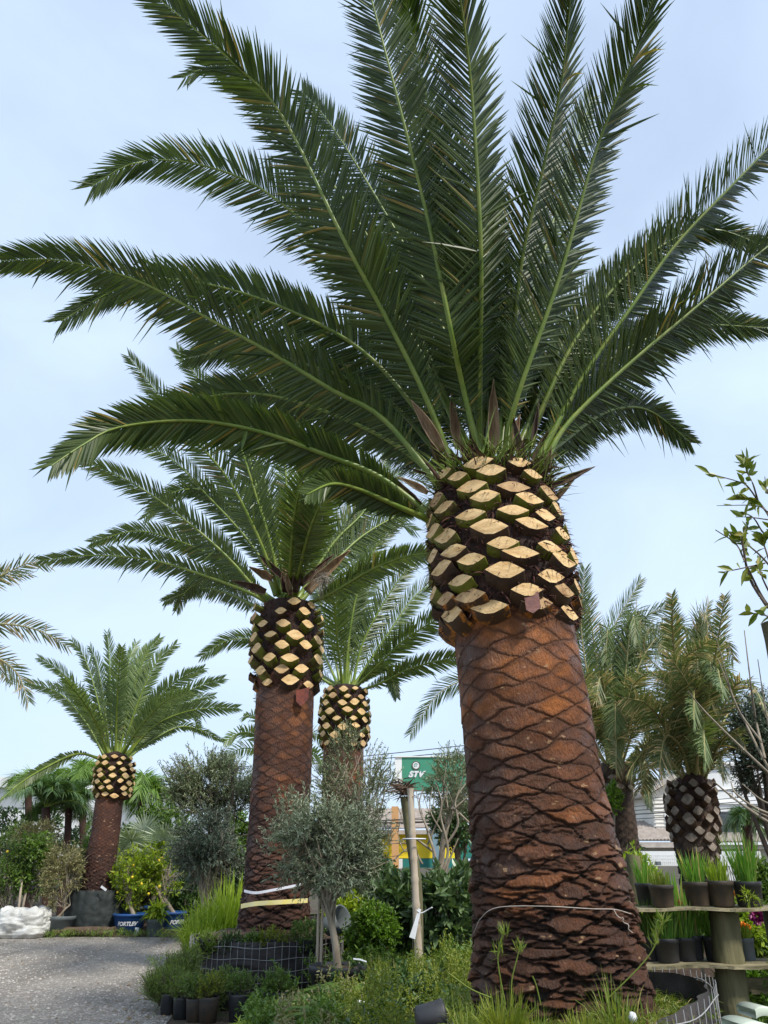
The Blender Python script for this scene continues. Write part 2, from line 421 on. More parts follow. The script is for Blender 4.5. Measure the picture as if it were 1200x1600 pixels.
# ------------------------------------------------------------------ ground
def groundmat(name, cs, scale, rough=0.95, extra=None, bd=0.03):
    m, t, b, o = mat(name)
    v = t.nodes.new('ShaderNodeTexVoronoi'); v.inputs['Scale'].default_value = scale
    c = t.nodes.new('ShaderNodeTexCoord'); t.links.new(c.outputs['Object'], v.inputs['Vector'])
    s2 = t.nodes.new('ShaderNodeSeparateColor'); t.links.new(v.outputs['Color'], s2.inputs[0])
    col = mixc(t, s2.outputs[0], cs[0], cs[1])
    col = mixc(t, mapr(t, s2.outputs[1], 0.86, 0.9), col, cs[2])
    col = mixc(t, mapr(t, noise(t, 0.45, 5, 0.6), 0.4, 0.65, 0, 0.6), col, cs[3])
    col = mixc(t, mapr(t, noise(t, 5, 5, 0.7), 0.45, 0.75, 0, 0.5), col, tuple(x * 0.6 for x in cs[0]))
    trk = noise(t, 0.9, 4, 0.6, stretch=(1.0, 0.12, 1)); col = mixc(t, mapr(t, trk, 0.50, 0.60, 0, 0.6), col, tuple(x * 0.55 for x in cs[3]))
    if extra: col = mixc(t, mapr(t, noise(t, 1.1, 6, 0.7), 0.5, 0.6, 0, 0.85), col, extra)
    t.links.new(col, b.inputs['Base Color'])
    b.inputs['Roughness'].default_value = rough
    bump(t, b, v.outputs['Distance'], 0.7, bd)
    return m
M['gravel'] = groundmat('grey_gravel', [(0.21, 0.185, 0.155), (0.36, 0.32, 0.275), (0.55, 0.50, 0.44), (0.26, 0.23, 0.195)], 42)
M['path'] = groundmat('beige_gravel', [(0.34, 0.28, 0.20), (0.46, 0.39, 0.29), (0.55, 0.49, 0.40), (0.28, 0.23, 0.16)], 45)
M['earth'] = groundmat('planting_earth', [(0.06, 0.042, 0.028), (0.11, 0.08, 0.05), (0.17, 0.13, 0.09), (0.05, 0.036, 0.024)], 40, extra=(0.06, 0.075, 0.02))

def sheet(name, poly, z, m, label=None):
    mb = MB(); mb.add([[x, y, z] for x, y in poly], [list(range(len(poly)))])
    o = mb.build(name, m); setp(o, label, None, None, 'structure'); return o
sheet('ground', [(-400, -200), (400, -200), (400, 700), (-400, 700)], 0.0, M['earth'])
rnd = np.random.RandomState(3)
# gravel drive: ragged right and far edges
edge = []
far = [(-60, 20.3)]
for i, x in enumerate(np.linspace(-40, XZ(285, 19.6), 30)):
    far.append((x, 19.9 + rnd.uniform(-0.12, 0.12) if x > -12 else 20))
right = []
for Y in np.linspace(19.4, 6, 34):
    px = np.interp(Y, [6, 9.8, 12, 14, 16, 19.6], [205, 255, 292, 300, 310, 296])
    right.append((XZ(px, Y) + rnd.uniform(-0.06, 0.06), Y))
poly = far + right + [(-1.6, 5), (-1.2, 0), (-1.2, -30), (-60, -30)]
sheet('gravel_road', poly, 0.004, M['gravel'])
sheet('gravel_path', [(XZ(640, 14), 13.0), (9, 10.5), (40, 9.5), (40, 26), (XZ(640, 24), 26)], 0.004, M['path'])

# loose stones on the drive
mb = MB(); n = 14000
rs = np.random.RandomState(5)
ys = 8.5 + 11.2 * rs.rand(n) ** 1.3
xs = -np.abs(rs.rand(n)) * (ys * 0.55) + np.array([XZ(np.interp(Y, [6, 9.8, 12, 14, 16, 19.6], [215, 262, 297, 305, 312, 296]), Y) for Y in ys])
ico = np.array([[1, 0, 0], [-1, 0, 0], [0, 1, 0], [0, -1, 0], [0, 0, 0.7], [0, 0, -0.4]], float)
icf = np.array([[0, 2, 4], [2, 1, 4], [1, 3, 4], [3, 0, 4]])
r = 0.007 + 0.020 * rs.rand(n) ** 3
ang = rs.rand(n) * 6.28
v = ico[None] * r[:, None, None] * (0.6 + 0.8 * rs.rand(n, 6, 1))
vx = v[..., 0] * np.cos(ang)[:, None] - v[..., 1] * np.sin(ang)[:, None]
vy = v[..., 0] * np.sin(ang)[:, None] + v[..., 1] * np.cos(ang)[:, None]
v = np.stack([vx + xs[:, None], vy + ys[:, None], v[..., 2] + 0.006], -1)
mb.add(v.reshape(-1, 3), (np.arange(n)[:, None, None] * 6 + icf[None]).reshape(-1, 3))
o = mb.build('loose_gravel', simple('loose_stone', (0.26, 0.23, 0.20), (0.50, 0.46, 0.41), 0.9, 25, 0)); setp(o, 'loose grey stones scattered over the gravel drive', 'gravel', None, 'stuff')

# ------------------------------------------------------------------ palms
def catmull(pts, n):
    pts = np.asarray(pts, float); k = len(pts)
    p = np.vstack([2 * pts[0] - pts[1], pts, 2 * pts[-1] - pts[-2]])
    out = []
    for t in np.linspace(0, k - 1 - 1e-6, n):
        i = int(t); f = t - i; a, b, c, d = p[i], p[i + 1], p[i + 2], p[i + 3]
        out.append(0.5 * ((2 * b) + (-a + c) * f + (2 * a - 5 * b + 4 * c - d) * f * f + (-a + 3 * b - 3 * c + d) * f ** 3))
    return np.array(out)
def frond_path(pix, Y0, L, sgn, n=40):
    """a midrib through photo points; its tip moves nearer or farther until it is L long"""
    pix = catmull(pix, n)
    s = np.linspace(0, 1, n)
    best = None; bd_ = 1e9
    for dY in np.linspace(0, min(0.85 * L, 0.50 * Y0 if sgn < 0 else 99), 60):
        pth = np.array([P(a, b, Y0 + sgn * dY * t ** 1.15) for (a, b), t in zip(pix, s)])
        ln = np.linalg.norm(np.diff(pth, axis=0), axis=1).sum()
        if abs(ln - L) < bd_ - 1e-3: best = pth; bd_ = abs(ln - L)
        if abs(ln - L) < 0.04 * L: break
    return best
def frond(path, parent, axis, mats, nl=100, ll=0.5, lw=0.032, seed=0, r0=0.045, vang=0.35, start=0.13, fold=0.22, roll=0.0,
          droopy=0.10, name='frond', jit=0.10, tipdry=False):
    rs = np.random.RandomState(seed)
    d = np.r_[0, np.cumsum(np.linalg.norm(np.diff(path, axis=0), axis=1))]; Lt = d[-1]
    def at(s):
        return np.stack([np.interp(s * Lt, d, path[:, i]) for i in range(3)], -1)
    mb = MB()
    s = np.linspace(0, 1, 36)
    rad = r0 * (1 - s) ** 0.8 + 0.004 + r0 * 0.9 * np.exp(-s * 22)
    mb.tube(at(s), rad, 7, 0)
    T = lambda q: nrm(at(np.clip(q + 0.01, 0, 1)) - at(np.clip(q - 0.01, 0, 1)))
    for side in (-1, 1):
        q = start + (1 - start) * (np.arange(nl) + rs.uniform(-0.35, 0.35, nl)) / nl
        q = np.clip(q, 0.03, 0.995)
        t = T(q)
        ax = np.array(axis, float) + 0.25 * nrm(np.array([path[0, 0] - path[-1, 0], path[0, 1] - path[-1, 1], 0.0]))
        S = nrm(np.cross(t, ax)); N = np.cross(S, t)
        if roll:
            cr, sr = math.cos(roll), math.sin(roll); S, N = S * cr + N * sr, N * cr - S * sr
        u = (q - start) / (1 - start)
        prof = np.interp(u, [0, 0.08, 0.22, 0.5, 0.8, 0.95, 1], [0.2, 0.5, 0.9, 1.0, 0.78, 0.55, 0.42])
        fw = np.interp(u, [0, 0.3, 0.7, 1], [0.62, 0.95, 1.15, 1.9]) + rs.uniform(-jit, jit, nl)
        va = vang + rs.uniform(-jit * 2.2, jit * 2.2, nl)
        D = nrm(side * S * np.cos(va)[:, None] + N * np.sin(va)[:, None] + t * fw[:, None])
        L = ll * prof * rs.uniform(0.9, 1.08, nl)
        W = lw * np.interp(u, [0, 0.1, 0.3, 1], [0.4, 0.8, 1.0, 0.6])
        dr = droopy * (0.5 + rs.rand(nl)) * prof
        kill = rs.rand(nl) < 0.03
        dr[kill] += 0.5
        bent = rs.rand(nl) < 0.05; D[bent] = nrm(D[bent] + rs.normal(0, 0.3, (bent.sum(), 3))); L = L * np.where(rs.rand(nl) < 0.03, 0.55, 1.0)
        mb.strips(at(q) + side * S * 0.004, D, N + side * S * 0.2, L, W, [(0, 0.55), (0.3, 1.0), (0.68, 0.8), (1, 0.06)], dr, fold, 1)
    return mb.build(name, mats, parent)

def trunk(spec, Y, ncol, vh, amp, m, parent, nt_=420, dzr=0.008, rough=1.0, seed=0, shear=0.35, name='trunk', lean=0):
    """spec rows (py, cx, w) bottom to top"""
    pts = [P(cx, py, Y) for py, cx, w_ in spec]
    z = np.array([p[2] for p in pts]); cx = np.array([p[0] for p in pts])
    r = np.array([w_ * MPP(py, Y) / 2 for py, _, w_ in spec])
    zz = np.arange(z[0], z[-1], dzr); th = np.arange(nt_) / nt_ * 2 * np.pi
    CX = np.interp(zz, z, cx)[:, None]; R = np.interp(zz, z, r)[:, None]
    Z = zz[:, None] + 0 * th[None]; TH = th[None] + 0 * Z
    hf = (Z - z[0]) / (z[-1] - z[0])
    X0 = np.cos(TH) * R; Y0 = np.sin(TH) * R
    w1 = fbm(X0 * 2.5 + 9, Y0 * 2.5, Z * 4, seed, 5) - 0.47 + 0.25 * (fbm(X0 * 9, Y0 * 9, Z * 16, seed + 77) - 0.47)
    w2 = fbm(X0 * 2.5 + 39, Y0 * 2.5, Z * 4, seed + 9) - 0.47
    vw = vh * (1 - 0.30 * (1 - hf)); amp_ = amp; amp = amp_ * (0.20 + 0.62 * sstep(0.8, 0.1, hf))
    u = TH / (2 * np.pi) * ncol + w1 * 0.95 * (1.5 - hf)
    v_ = (Z - z[0]) / vh * (1.35 - 0.2 * hf) + w2 * 1.25 * (1.5 - hf) + 0.22 * (fbm(X0 * 8, Y0 * 8, Z * 14, seed + 78) - 0.47)
    a = u + v_ ; b = u - v_
    fa = a - np.floor(a); fb = b - np.floor(b)
    ia = np.mod(np.floor(a), 7919).astype(np.int64); ib = np.floor(b).astype(np.int64) + 0 * ia
    # the stem closes on itself: reduce cell ids modulo a turn
    k = np.floor(u / ncol).astype(np.int64)
    cell = _h(ia, ib, 0 * ia, seed + 3)
    e = 0.5 - np.maximum(np.abs(fa - 0.5), np.abs(fb - 0.5))
    tl = fa - fb
    gap = 0.008 + 0.075 * (1 - hf) ** 1.5 * (cell > 0.5)
    body = sstep(0.0, gap + 0.06, e)
    fine = fbm(X0 * 14, Y0 * 14, Z * 26, seed + 20) - 0.47
    med = fbm(X0 * 5, Y0 * 5, Z * 12, seed + 30) - 0.47
    cre = 1 - sstep(0.0, 0.05, np.abs(fbm(X0 * 3, Y0 * 3, Z * 14, seed + 40) - 0.46))
    cre = cre * sstep(0.62, 0.1, hf) if rough > 0.5 else cre * 0
    disp = amp * (body * (0.55 + 0.6 * cell * (1.5 - hf)) - 0.35 * body * tl * (1.3 - hf * 0.6)) + amp * 0.9 * med * (1.4 - hf) * rough + amp * 0.45 * fine * rough - amp * 1.3 * cre * rough
    RR = R + disp - amp * 0.6
    pt = np.stack([CX + np.cos(TH) * RR, Y + lean * (Z - z[0]) + np.sin(TH) * RR, Z], -1)
    groove = (0.28 + 0.72 * sstep(0.75, 0.3, hf)) * np.clip((1 - sstep(0.0, gap + 0.02, e)) * (0.75 + 0.6 * (1 - hf)) + 0.8 * cre * rough, 0, 1)
    at = np.stack([cell, groove, hf, sstep(0.0, 0.30, e)], -1).reshape(-1, 4)
    mb = MB(); mb.grid(pt, 0, True, True, at)
    ob = mb.build(name, m, parent, attr=True)
    return ob, z, cx, r

def stub_mesh(c, rad, up, W, H, out, rs, mats, parent, name='leaf_stub', tilt=0.0):
    """a cut leaf base: a lens-shaped tongue leaving the stem outward and up, sawn off flat"""
    n = 14
    t = np.arange(n) / n * 2 * np.pi
    lx = np.cos(t); lz = np.sign(np.sin(t)) * (1 - np.abs(np.cos(t)) ** 1.35) ** 1.0
    side = np.array([-rad[1], rad[0], 0.0])
    a = rs.uniform(-0.35, 0.35)
    lx2 = lx * math.cos(a * 0.5) ; lz2 = lz + lx * math.sin(a) * 0.6
    def ring(off, sw, sh, cutf=0.0):
        cc = c + off
        nrm_z = up
        return cc + side * (lx2 * sw)[:, None] + nrm_z * (lz2 * sh)[:, None] + rad * (lz2 * sh * cutf)[:, None]
    z = np.array([0, 0, 1.0])
    r0 = ring(-rad * 0.10 - z * H * 0.8, W * 0.42, H * 0.6)
    r1 = ring(rad * out * 0.5 - z * H * 0.36, W * 0.51, H * 0.55, 0.1)
    r2 = ring(rad * out, W * 0.5, H * 0.5, tilt)
    mb = MB()
    pts = np.stack([r0, r1, r2])
    mb.grid(pts, 0, True, True)
    r3 = c + (r2 - c)
    mid = r2.mean(axis=0)
    inner = mid + (r2 - mid) * 0.6 + rad * rs.uniform(-0.004, 0.006)
    mb.grid(np.stack([r2, inner]), 1, False, True)
    mb.add(inner, [list(range(n))], 1)
    return mb.build(name, mats, parent)

def palm(label, group, Y, spec, neck, stub, fronds, L, cat='palm tree', tm='trunk_mid', ncol=8, vh=0.17, amp=0.03, nl=70, ll=0.5,
         lw=0.035, fm='frond', rm='rachis', seed=1, stubs=True, nt_=300, dzr=0.012, cut='cut', fibres=500, rough=1.0, fold=0.22, 
         r0=0.03, out=0.13, droopy=0.1, jit=0.1, extras=None, vang=0.14, lean=0, sidem=None):
    base = P(spec[0][1], spec[0][0], Y)
    root = thing('palm_tree', label, cat, base, group)
    rs = np.random.RandomState(seed)
    ob, z, cx, r = trunk(spec, Y, ncol, vh, amp, M[tm], root, nt_, dzr, rough, seed)
    # neck sheathed in fibre
    nz = [P(c_, py, Y) for py, c_, w_ in neck]
    Z = np.array([p[2] for p in nz]); CXn = np.array([p[0] for p in nz]); Rn = np.array([w_ * MPP(py, Y) / 2 for py, _, w_ in neck])
    zs = np.linspace(Z[0], Z[-1], 50); th = np.arange(120) / 120 * 2 * np.pi
    Rg = np.interp(zs, Z, Rn)[:, None] - out * 0.75
    Xc = np.interp(zs, Z, CXn)[:, None]
    nn = fbm(np.cos(th) * 6 + 3, np.sin(th) * 6 + 3, zs[:, None] * 12, seed)
    RR = Rg + (nn - 0.5) * 0.07
    RR[0] *= 0.86; 
    ptn = np.stack([Xc + np.cos(th) * RR, Y + np.sin(th) * RR, zs[:, None] + 0 * RR], -1)
    mb = MB(); mb.grid(ptn, 0, True, True)
    top = np.stack([ptn[-1], ptn[-1] * 0 + np.array([CXn[-1], Y, Z[-1] + 0.12])]); mb.grid(top, 0, True, True)
    bot = np.stack([ptn[0], ptn[0] * 0 + np.array([CXn[0], Y, Z[0] - 0.02])]); mb.grid(bot[::-1], 0, True, True)
    # loose fibres
    k = fibres; ta = rs.rand(k) * 6.283; zf = Z[0] + (Z[-1] - Z[0]) * rs.rand(k)
    rf = np.interp(zf, Z, Rn) - out * 0.7
    Pb = np.stack([np.interp(zf, Z, CXn) + np.cos(ta) * rf, Y + np.sin(ta) * rf, zf], -1)
    D = np.stack([np.cos(ta) + rs.normal(0, 0.6, k), np.sin(ta) + rs.normal(0, 0.6, k), rs.normal(0, 0.7, k)], -1)
    mb.strips(Pb, D, rs.normal(0, 1, (k, 3)), rs.uniform(0.03, 0.14, k), rs.uniform(0.004, 0.018, k), [(0, 1), (0.5, 0.8), (1, 0.05)], 0.3, 0, 1)
    mb.build('fibre_sheath', [M['fibre'], M['fibre_red']], root)
    # sawn leaf stubs
    ncs, rows, W, H = stub
    for i in range(rows):
        f = (i + 0.5) / rows
        zc = Z[0] + (Z[-1] - Z[0]) * f
        for j in range(ncs):
            a = (j + 0.5 * (i % 2) + rs.uniform(-0.16, 0.16)) / ncs * 2 * math.pi + 0.06 * i
            zj = zc + rs.uniform(-0.03, 0.03) + 0.02 * math.sin(a)
            rr = float(np.interp(zj, Z, Rn)) - out * 0.95
            rad = np.array([math.cos(a), math.sin(a), 0.0])
            c = np.array([float(np.interp(zj, Z, CXn)), Y, zj]) + rad * rr
            top_ = f > 0.78
            side = M[sidem] if sidem else (M['stub_green'] if (f > 0.18 and rs.rand() < 0.8) else (M['stub_orange'] if rs.rand() < 0.45 and f < 0.2 else M['stub_brown']))
            cm = M['cut_old'] if (cut == 'cut' and rs.rand() < 0.10 + 0.25 * (f < 0.2)) else M[cut]
            sc_ = rs.uniform(0.78, 1.15) * (1.0 if not top_ else 0.85)
            if top_ and rs.rand() < 0.15: continue
            stub_mesh(c, rad, np.array([0, 0, 1.0]), W * sc_, H * sc_ * rs.uniform(0.85, 1.15), out * rs.uniform(0.85, 1.15) * (1 if not top_ else 1.2),
                      rs, [side, cm], root, tilt=-0.18)
    for i, fr in enumerate(fronds):
        pix, sgn = fr[0], fr[1]
        opt = fr[2] if len(fr) > 2 else {}
        fl = opt.get('L', L)
        pth = frond_path(pix, Y + opt.get('dy', 0.0), fl, sgn)
        mm = M[opt.get('m', fm)]
        frond(pth, root, opt.get('ax', (0, 0.85, 0.5)), [M[opt.get('rm', rm)], mm], int(nl * opt.get('n', 1)), ll * opt.get('ll', 1), lw, seed * 100 + i, r0 * opt.get('r', 1),
              vang=opt.get('v', vang), fold=fold, roll=opt.get('roll', 0), droopy=opt.get('droop', droopy), jit=opt.get('jit', jit), start=opt.get('st', 0.09))
    if extras: extras(root, rs)
    return root

def spathe(parent, a, b, wd, m, bend=0.1, name='dry_spathe'):
    a = np.array(a, float); b = np.array(b, float); d = b - a; L = np.linalg.norm(d); d = d / L
    n = 16; s = np.linspace(0, 1, n)
    mb = MB()
    side = nrm(np.cross(d, np.array([0.2, 1.0, 0.1])))
    nm = np.cross(side, d)
    rq = np.random.RandomState(int(abs(a[0] * 1000)) % 9999); wp = np.sin(np.pi * np.clip(s, 0.10, 0.97) ** 0.6) ** 0.8 * (1 + 0.35 * (vn(s * 6, 0, 0, rq.randint(99)) - .5)); nm = nm + 0 * side; bend = bend * rq.uniform(0.3, 3.0); tw = rq.uniform(-1.0, 1.0)
    t = np.linspace(-1, 1, 9)
    pts = a + d * (s * L)[:, None, None] + side * (wp[:, None] * wd * 0.85 * np.sin(t * 1.5 + tw * s[:, None]))[:, :, None] + nm * (wp[:, None] * wd * (np.cos(t * 1.5 + tw * s[:, None]) - 0.3) * 1.3 * (1 + .25 * np.sin(t * 9 + s[:, None] * 5)) + bend * L * (s * s)[:, None])[:, :, None]
    mb.grid(pts, 0, True)
    o = mb.build(name, m, parent)
    sol = o.modifiers.new('thickness', 'SOLIDIFY'); sol.thickness = 0.008
    return o

# ---- the big palm in front
YM = 6.0
def main_extras(root, rs):
    for pa, pb, wd, k, dy in [((772, 705), (771, 590), 0.062, 'spathe', -0.15), ((692, 705), (640, 617), 0.065, 'spathe', -0.2),
                              ((716, 700), (703, 610), 0.05, 'spathe', 0.0), ((820, 735), (797, 630), 0.04, 'spathe_dark', -0.32),
                              ((851, 745), (862, 692), 0.035, 'spathe_dark', -0.3), ((742, 745), (716, 690), 0.04, 'spathe_dark', -0.4),
                              ((862, 760), (932, 724), 0.045, 'spathe_dark', -0.1), ((798, 690), (785, 560), 0.04, 'spathe_dark', 0.2),
                              ((655, 790), (600, 735), 0.05, 'spathe_dark', -0.05), ((832, 700), (842, 620), 0.03, 'spathe_dark', 0.0),
                              ((668, 770), (620, 740), 0.04, 'spathe', -0.2), ((860, 790), (905, 735), 0.035, 'spathe_dark', 0.1), ((745, 720), (738, 640), .06, 'spathe_dark', .1), ((795, 715), (812, 640), .06, 'spathe', .1), ((830, 745), (858, 668), .05, 'spathe', .05), ((700, 745), (668, 672), .06, 'spathe_dark', .05), ((766, 715), (756, 650), .05, 'spathe_dark', .2)]:
        spathe(root, P(pa[0], pa[1], YM + dy), P(pb[0], pb[1], YM + dy + (-0.1 if wd > .05 else 0)), wd, M[k])
    # yellow flower stalks deep in the crown
    mb = MB()
    base = P(785, 620, YM + 0.5)
    for i in range(46):
        e = P(rs.uniform(768, 805), rs.uniform(440, 540), YM + 0.5 + rs.uniform(-0.2, 0.2))
        m_ = (base + e) / 2 + rs.normal(0, 0.03, 3)
        mb.tube(catmull([base, m_, e], 8), 0.006, 4)
        q = np.linspace(0.5, 1, 14)
        pts = np.array([base + (e - base) * t for t in q])
        mb.strips(pts, rs.normal(0, 1, (14, 3)), rs.normal(0, 1, (14, 3)), 0.03, 0.012, DIAM, 0, 0, 0)
    mb.build('flower_cluster', M['inflor'], root)
    # papery fibre strands and yellow spines standing between the leaf bases
    for nm, mk, k, hh, ww in (('crown_fibres', 'fibre_red', 350, .22, .012), ('crown_fibres', 'spathe_dark', 120, .32, .030), ('basal_spines', 'rachis', 700, .46, .010)):
        mb = MB(); a = rs.rand(k) * 6.283; rr = 0.50 * np.sqrt(0.25 + 0.75 * rs.rand(k)); z_ = P(775, 765, YM)[2]
        Pb = np.stack([P(772, 750, YM)[0] + np.cos(a) * rr, YM + np.sin(a) * rr, z_ + rs.uniform(-.1, .12, k)], -1)
        Dn = np.stack([np.cos(a) * .5 + rs.normal(0, .45, k), np.sin(a) * .5 + rs.normal(0, .45, k), rs.uniform(0.2, 1.2, k)], -1)
        mb.strips(Pb, Dn, rs.normal(0, 1, (k, 3)), hh * rs.uniform(.4, 1.1, k), ww * rs.uniform(.5, 1.3, k), BLADE, 0.15, 0.2, 0); mb.build(nm, M[mk], root)
    # root fibres bulging at the right under the stubs
    mb = MB(); c = P(893, 952, YM); k = 900
    d = nrm(rs.normal(0, 1, (k, 3))); rr = rs.uniform(0.3, 1, k)[:, None]
    mb.strips(c + d * rr * np.array([0.05, 0.12, 0.15]), d, rs.normal(0, 1, (k, 3)), 0.05, 0.012, DIAM, 0.3, 0, 0)
    d = nrm(rs.normal(0, 1, (1, 3)))
    th = np.linspace(0, np.pi, 9); ph = np.arange(14) / 14 * 2 * np.pi
    g_ = np.stack([np.sin(th)[:, None] * np.cos(ph) * 0.06, np.sin(th)[:, None] * np.sin(ph) * 0.13, np.cos(th)[:, None] * 0.16 + 0 * ph], -1) + c
    mb.grid(g_, 0, True, True)
    mb.build('fibre_bulge', M['fibre_red'], root)
    # torn red-brown tongue hanging over the stem
    mb = MB(); c0 = P(832, 940, 5.42)
    mb.add([c0 + [-0.06, 0, 0.06], c0 + [0.05, 0, 0.08], c0 + [0.055, -0.02, -0.05], c0 + [-0.01, -0.035, -0.10], c0 + [-0.055, -0.02, -0.07]], [[0, 4, 3, 2, 1]])
    o = mb.build('torn_scale', simple('pink_torn_scale', (0.17, 0.045, 0.03), (0.09, 0.022, 0.015), 0.5, 15, 0.3), root)
    sol = o.modifiers.new('thickness', 'SOLIDIFY'); sol.thickness = 0.01

mspec = [(1590, 876, 282), (1540, 876, 272), (1480, 870, 258), (1400, 861, 247), (1320, 850, 226), (1250, 839, 212), (1180, 829, 204), (1100, 819, 198), (1040, 810, 191), (1000, 804, 188), (940, 795, 186)]
mneck = [(985, 793, 204), (960, 792, 220), (920, 787, 230), (880, 782, 226), (830, 773, 214), (790, 769, 196), (748, 769, 166)]
main_fr = [
    ([(712, 745), (665, 620), (600, 490), (540, 380), (440, 180), (355, 90), (215, -30)], -1, {'L': 5.3, 'roll': 0.2}),
    ([(757, 742), (722, 600), (705, 520), (670, 350), (625, 170), (575, -20), (540, -140)], -1, {'L': 5.2, 'roll': 0.05, 'v': 0.3, 'll': 1.05}),
    ([(748, 720), (750, 560), (751, 379), (736, 134), (716, -20), (700, -110)], -1, {'roll': -0.45, 'dy': 0.1, 'v': 0.35, 'L': 4.3, 'll': 1.1}),
    ([(787, 735), (803, 636), (873, 437), (932, 233), (984, 105), (1019, 0), (1045, -90)], -1, {'L': 4.6, 'roll': -0.5, 'v': 0.35, 'll': 1.1}),
    ([(790, 720), (800, 560), (815, 408), (850, 257), (876, 134), (888, 29), (895, -50)], -1, {'L': 4.4, 'roll': -0.6, 'dy': 0.25, 'v': 0.35, 'll': 1.1}),
    ([(827, 745), (908, 595), (984, 484), (1054, 385), (1142, 292), (1230, 205), (1300, 160)], -1, {'L': 5.0, 'roll': -0.4, 'v': 0.45}),
    ([(845, 740), (880, 670), (967, 583), (1083, 484), (1200, 385), (1260, 350)], -1, {'L': 4.2, 'roll': -0.3}),
    ([(840, 720), (880, 690), (945, 645), (1010, 640), (1080, 692)], 1, {'L': 2.9, 'll': 0.7, 'dy': 0.3, 'roll': 0.1}),
    ([(835, 715), (900, 610), (980, 545), (1080, 510), (1200, 512)], 1, {'L': 3.9, 'll': 0.75, 'dy': 0.3}),
    ([(825, 690), (900, 530), (1000, 410), (1100, 358), (1198, 385)], 1, {'L': 4.2, 'll': 0.75, 'dy': 0.3}),
    ([(695, 770), (600, 655), (520, 610), (430, 555), (330, 500), (230, 445), (150, 418), (75, 405), (0, 408)], -1, {'L': 5.0, 'roll': 0.35, 'll': 0.95}),
    ([(735, 715), (640, 520), (540, 400), (480, 350), (400, 290), (330, 262), (260, 250), (200, 258), (142, 292)], 1, {'L': 5.2, 'roll': 0.1, 'dy': 0.2}),
    ([(715, 725), (580, 560), (440, 480), (300, 440), (200, 445), (95, 502)], 1, {'L': 4.9, 'dy': 0.3, 'll': 0.8}),
    ([(665, 800), (592, 744), (510, 711), (402, 673), (294, 657), (185, 668), (130, 695), (80, 728)], -1, {'L': 3.1, 'roll': 0.2, 'll': 0.66}),
    ([(672, 812), (624, 792), (565, 766), (520, 756), (480, 772)], -1, {'L': 1.5, 'll': 0.4, 'n': 0.5, 'roll': 0.1}),
    ([(738, 715), (620, 450), (500, 260), (400, 150), (335, 105), (285, 122)], 1, {'L': 5.3, 'dy': 0.2, 'll': 0.8}),
    ([(745, 700), (680, 480), (600, 330), (520, 200), (470, 140)], 1, {'L': 4.8, 'dy': 0.4}),
    ([(760, 690), (735, 500), (700, 300), (655, 100), (635, 0), (625, -70)], -1, {'L': 4.9, 'dy': 0.3, 'roll': 0.4}),
    ([(785, 690), (815, 520), (860, 360), (900, 230), (925, 150)], 1, {'L': 4.8, 'dy': 0.45, 'm': 'frond_far', 'roll': -0.3}),
    ([(700, 760), (610, 690), (500, 640), (400, 615), (300, 625), (210, 660)], 1, {'L': 4.0, 'dy': 0.3, 'll': 0.8}),
    ([(710, 740), (600, 620), (480, 570), (380, 545), (290, 560)], 1, {'L': 4.2, 'dy': 0.4, 'll': 0.8}),
    ([(810, 700), (860, 580), (900, 500), (960, 440), (1030, 400)], 1, {'L': 4.2, 'dy': 0.4, 'll': 0.85}),
    ([(765, 690), (765, 520), (770, 400), (778, 300)], 1, {'L': 4.2, 'dy': 0.2, 'll': 0.8}),
    ([(755, 690), (720, 540), (680, 430), (630, 350), (590, 300)], 1, {'L': 4.2, 'dy': 0.3}),
    ([(800, 690), (850, 600), (880, 560), (930, 600), (950, 640)], 1, {'L': 2.8, 'dy': 0.5, 'll': 0.6}),
    ([(690, 770), (640, 700), (590, 660), (540, 650)], 1, {'L': 3.2, 'dy': 0.2, 'll': 0.8}),
    ([(775, 700), (800, 560), (850, 460), (890, 400)], 1, {'L': 3.8, 'dy': 0.1, 'roll': -0.3}),
    ([(735, 725), (690, 640), (640, 560), (585, 500)], 1, {'L': 2.6, 'dy': 0.4, 'll': 0.8, 'n': 0.7}),
    ([(810, 725), (845, 650), (880, 580), (930, 520)], 1, {'L': 2.6, 'dy': 0.4, 'll': 0.8, 'n': 0.7}),
    ([(760, 725), (745, 640), (730, 540), (722, 450)], 1, {'L': 2.8, 'dy': 0.3, 'll': 0.8, 'n': 0.7}),
    ([(780, 725), (790, 640), (800, 540), (806, 450)], 1, {'L': 2.8, 'dy': 0.3, 'll': 0.8, 'n': 0.7}),
    ([(715, 745), (665, 700), (610, 650), (550, 620)], 1, {'L': 2.4, 'dy': 0.35, 'll': 0.8, 'n': 0.7}),
    ([(830, 735), (880, 690), (930, 640), (985, 610)], 1, {'L': 2.4, 'dy': 0.4, 'll': 0.8, 'n': 0.7}),
]
palm('huge palm in front with wet orange trunk and freshly sawn leaf stubs', None, YM, mspec, mneck, (10, 11, 0.285, 0.135), main_fr, 4.8,
     tm='trunk_main', ncol=7, vh=0.17, amp=0.040, nl=240, ll=0.58, lw=0.033, seed=11, nt_=560, dzr=0.0065, fibres=5000, r0=0.023, extras=main_extras, out=0.08)

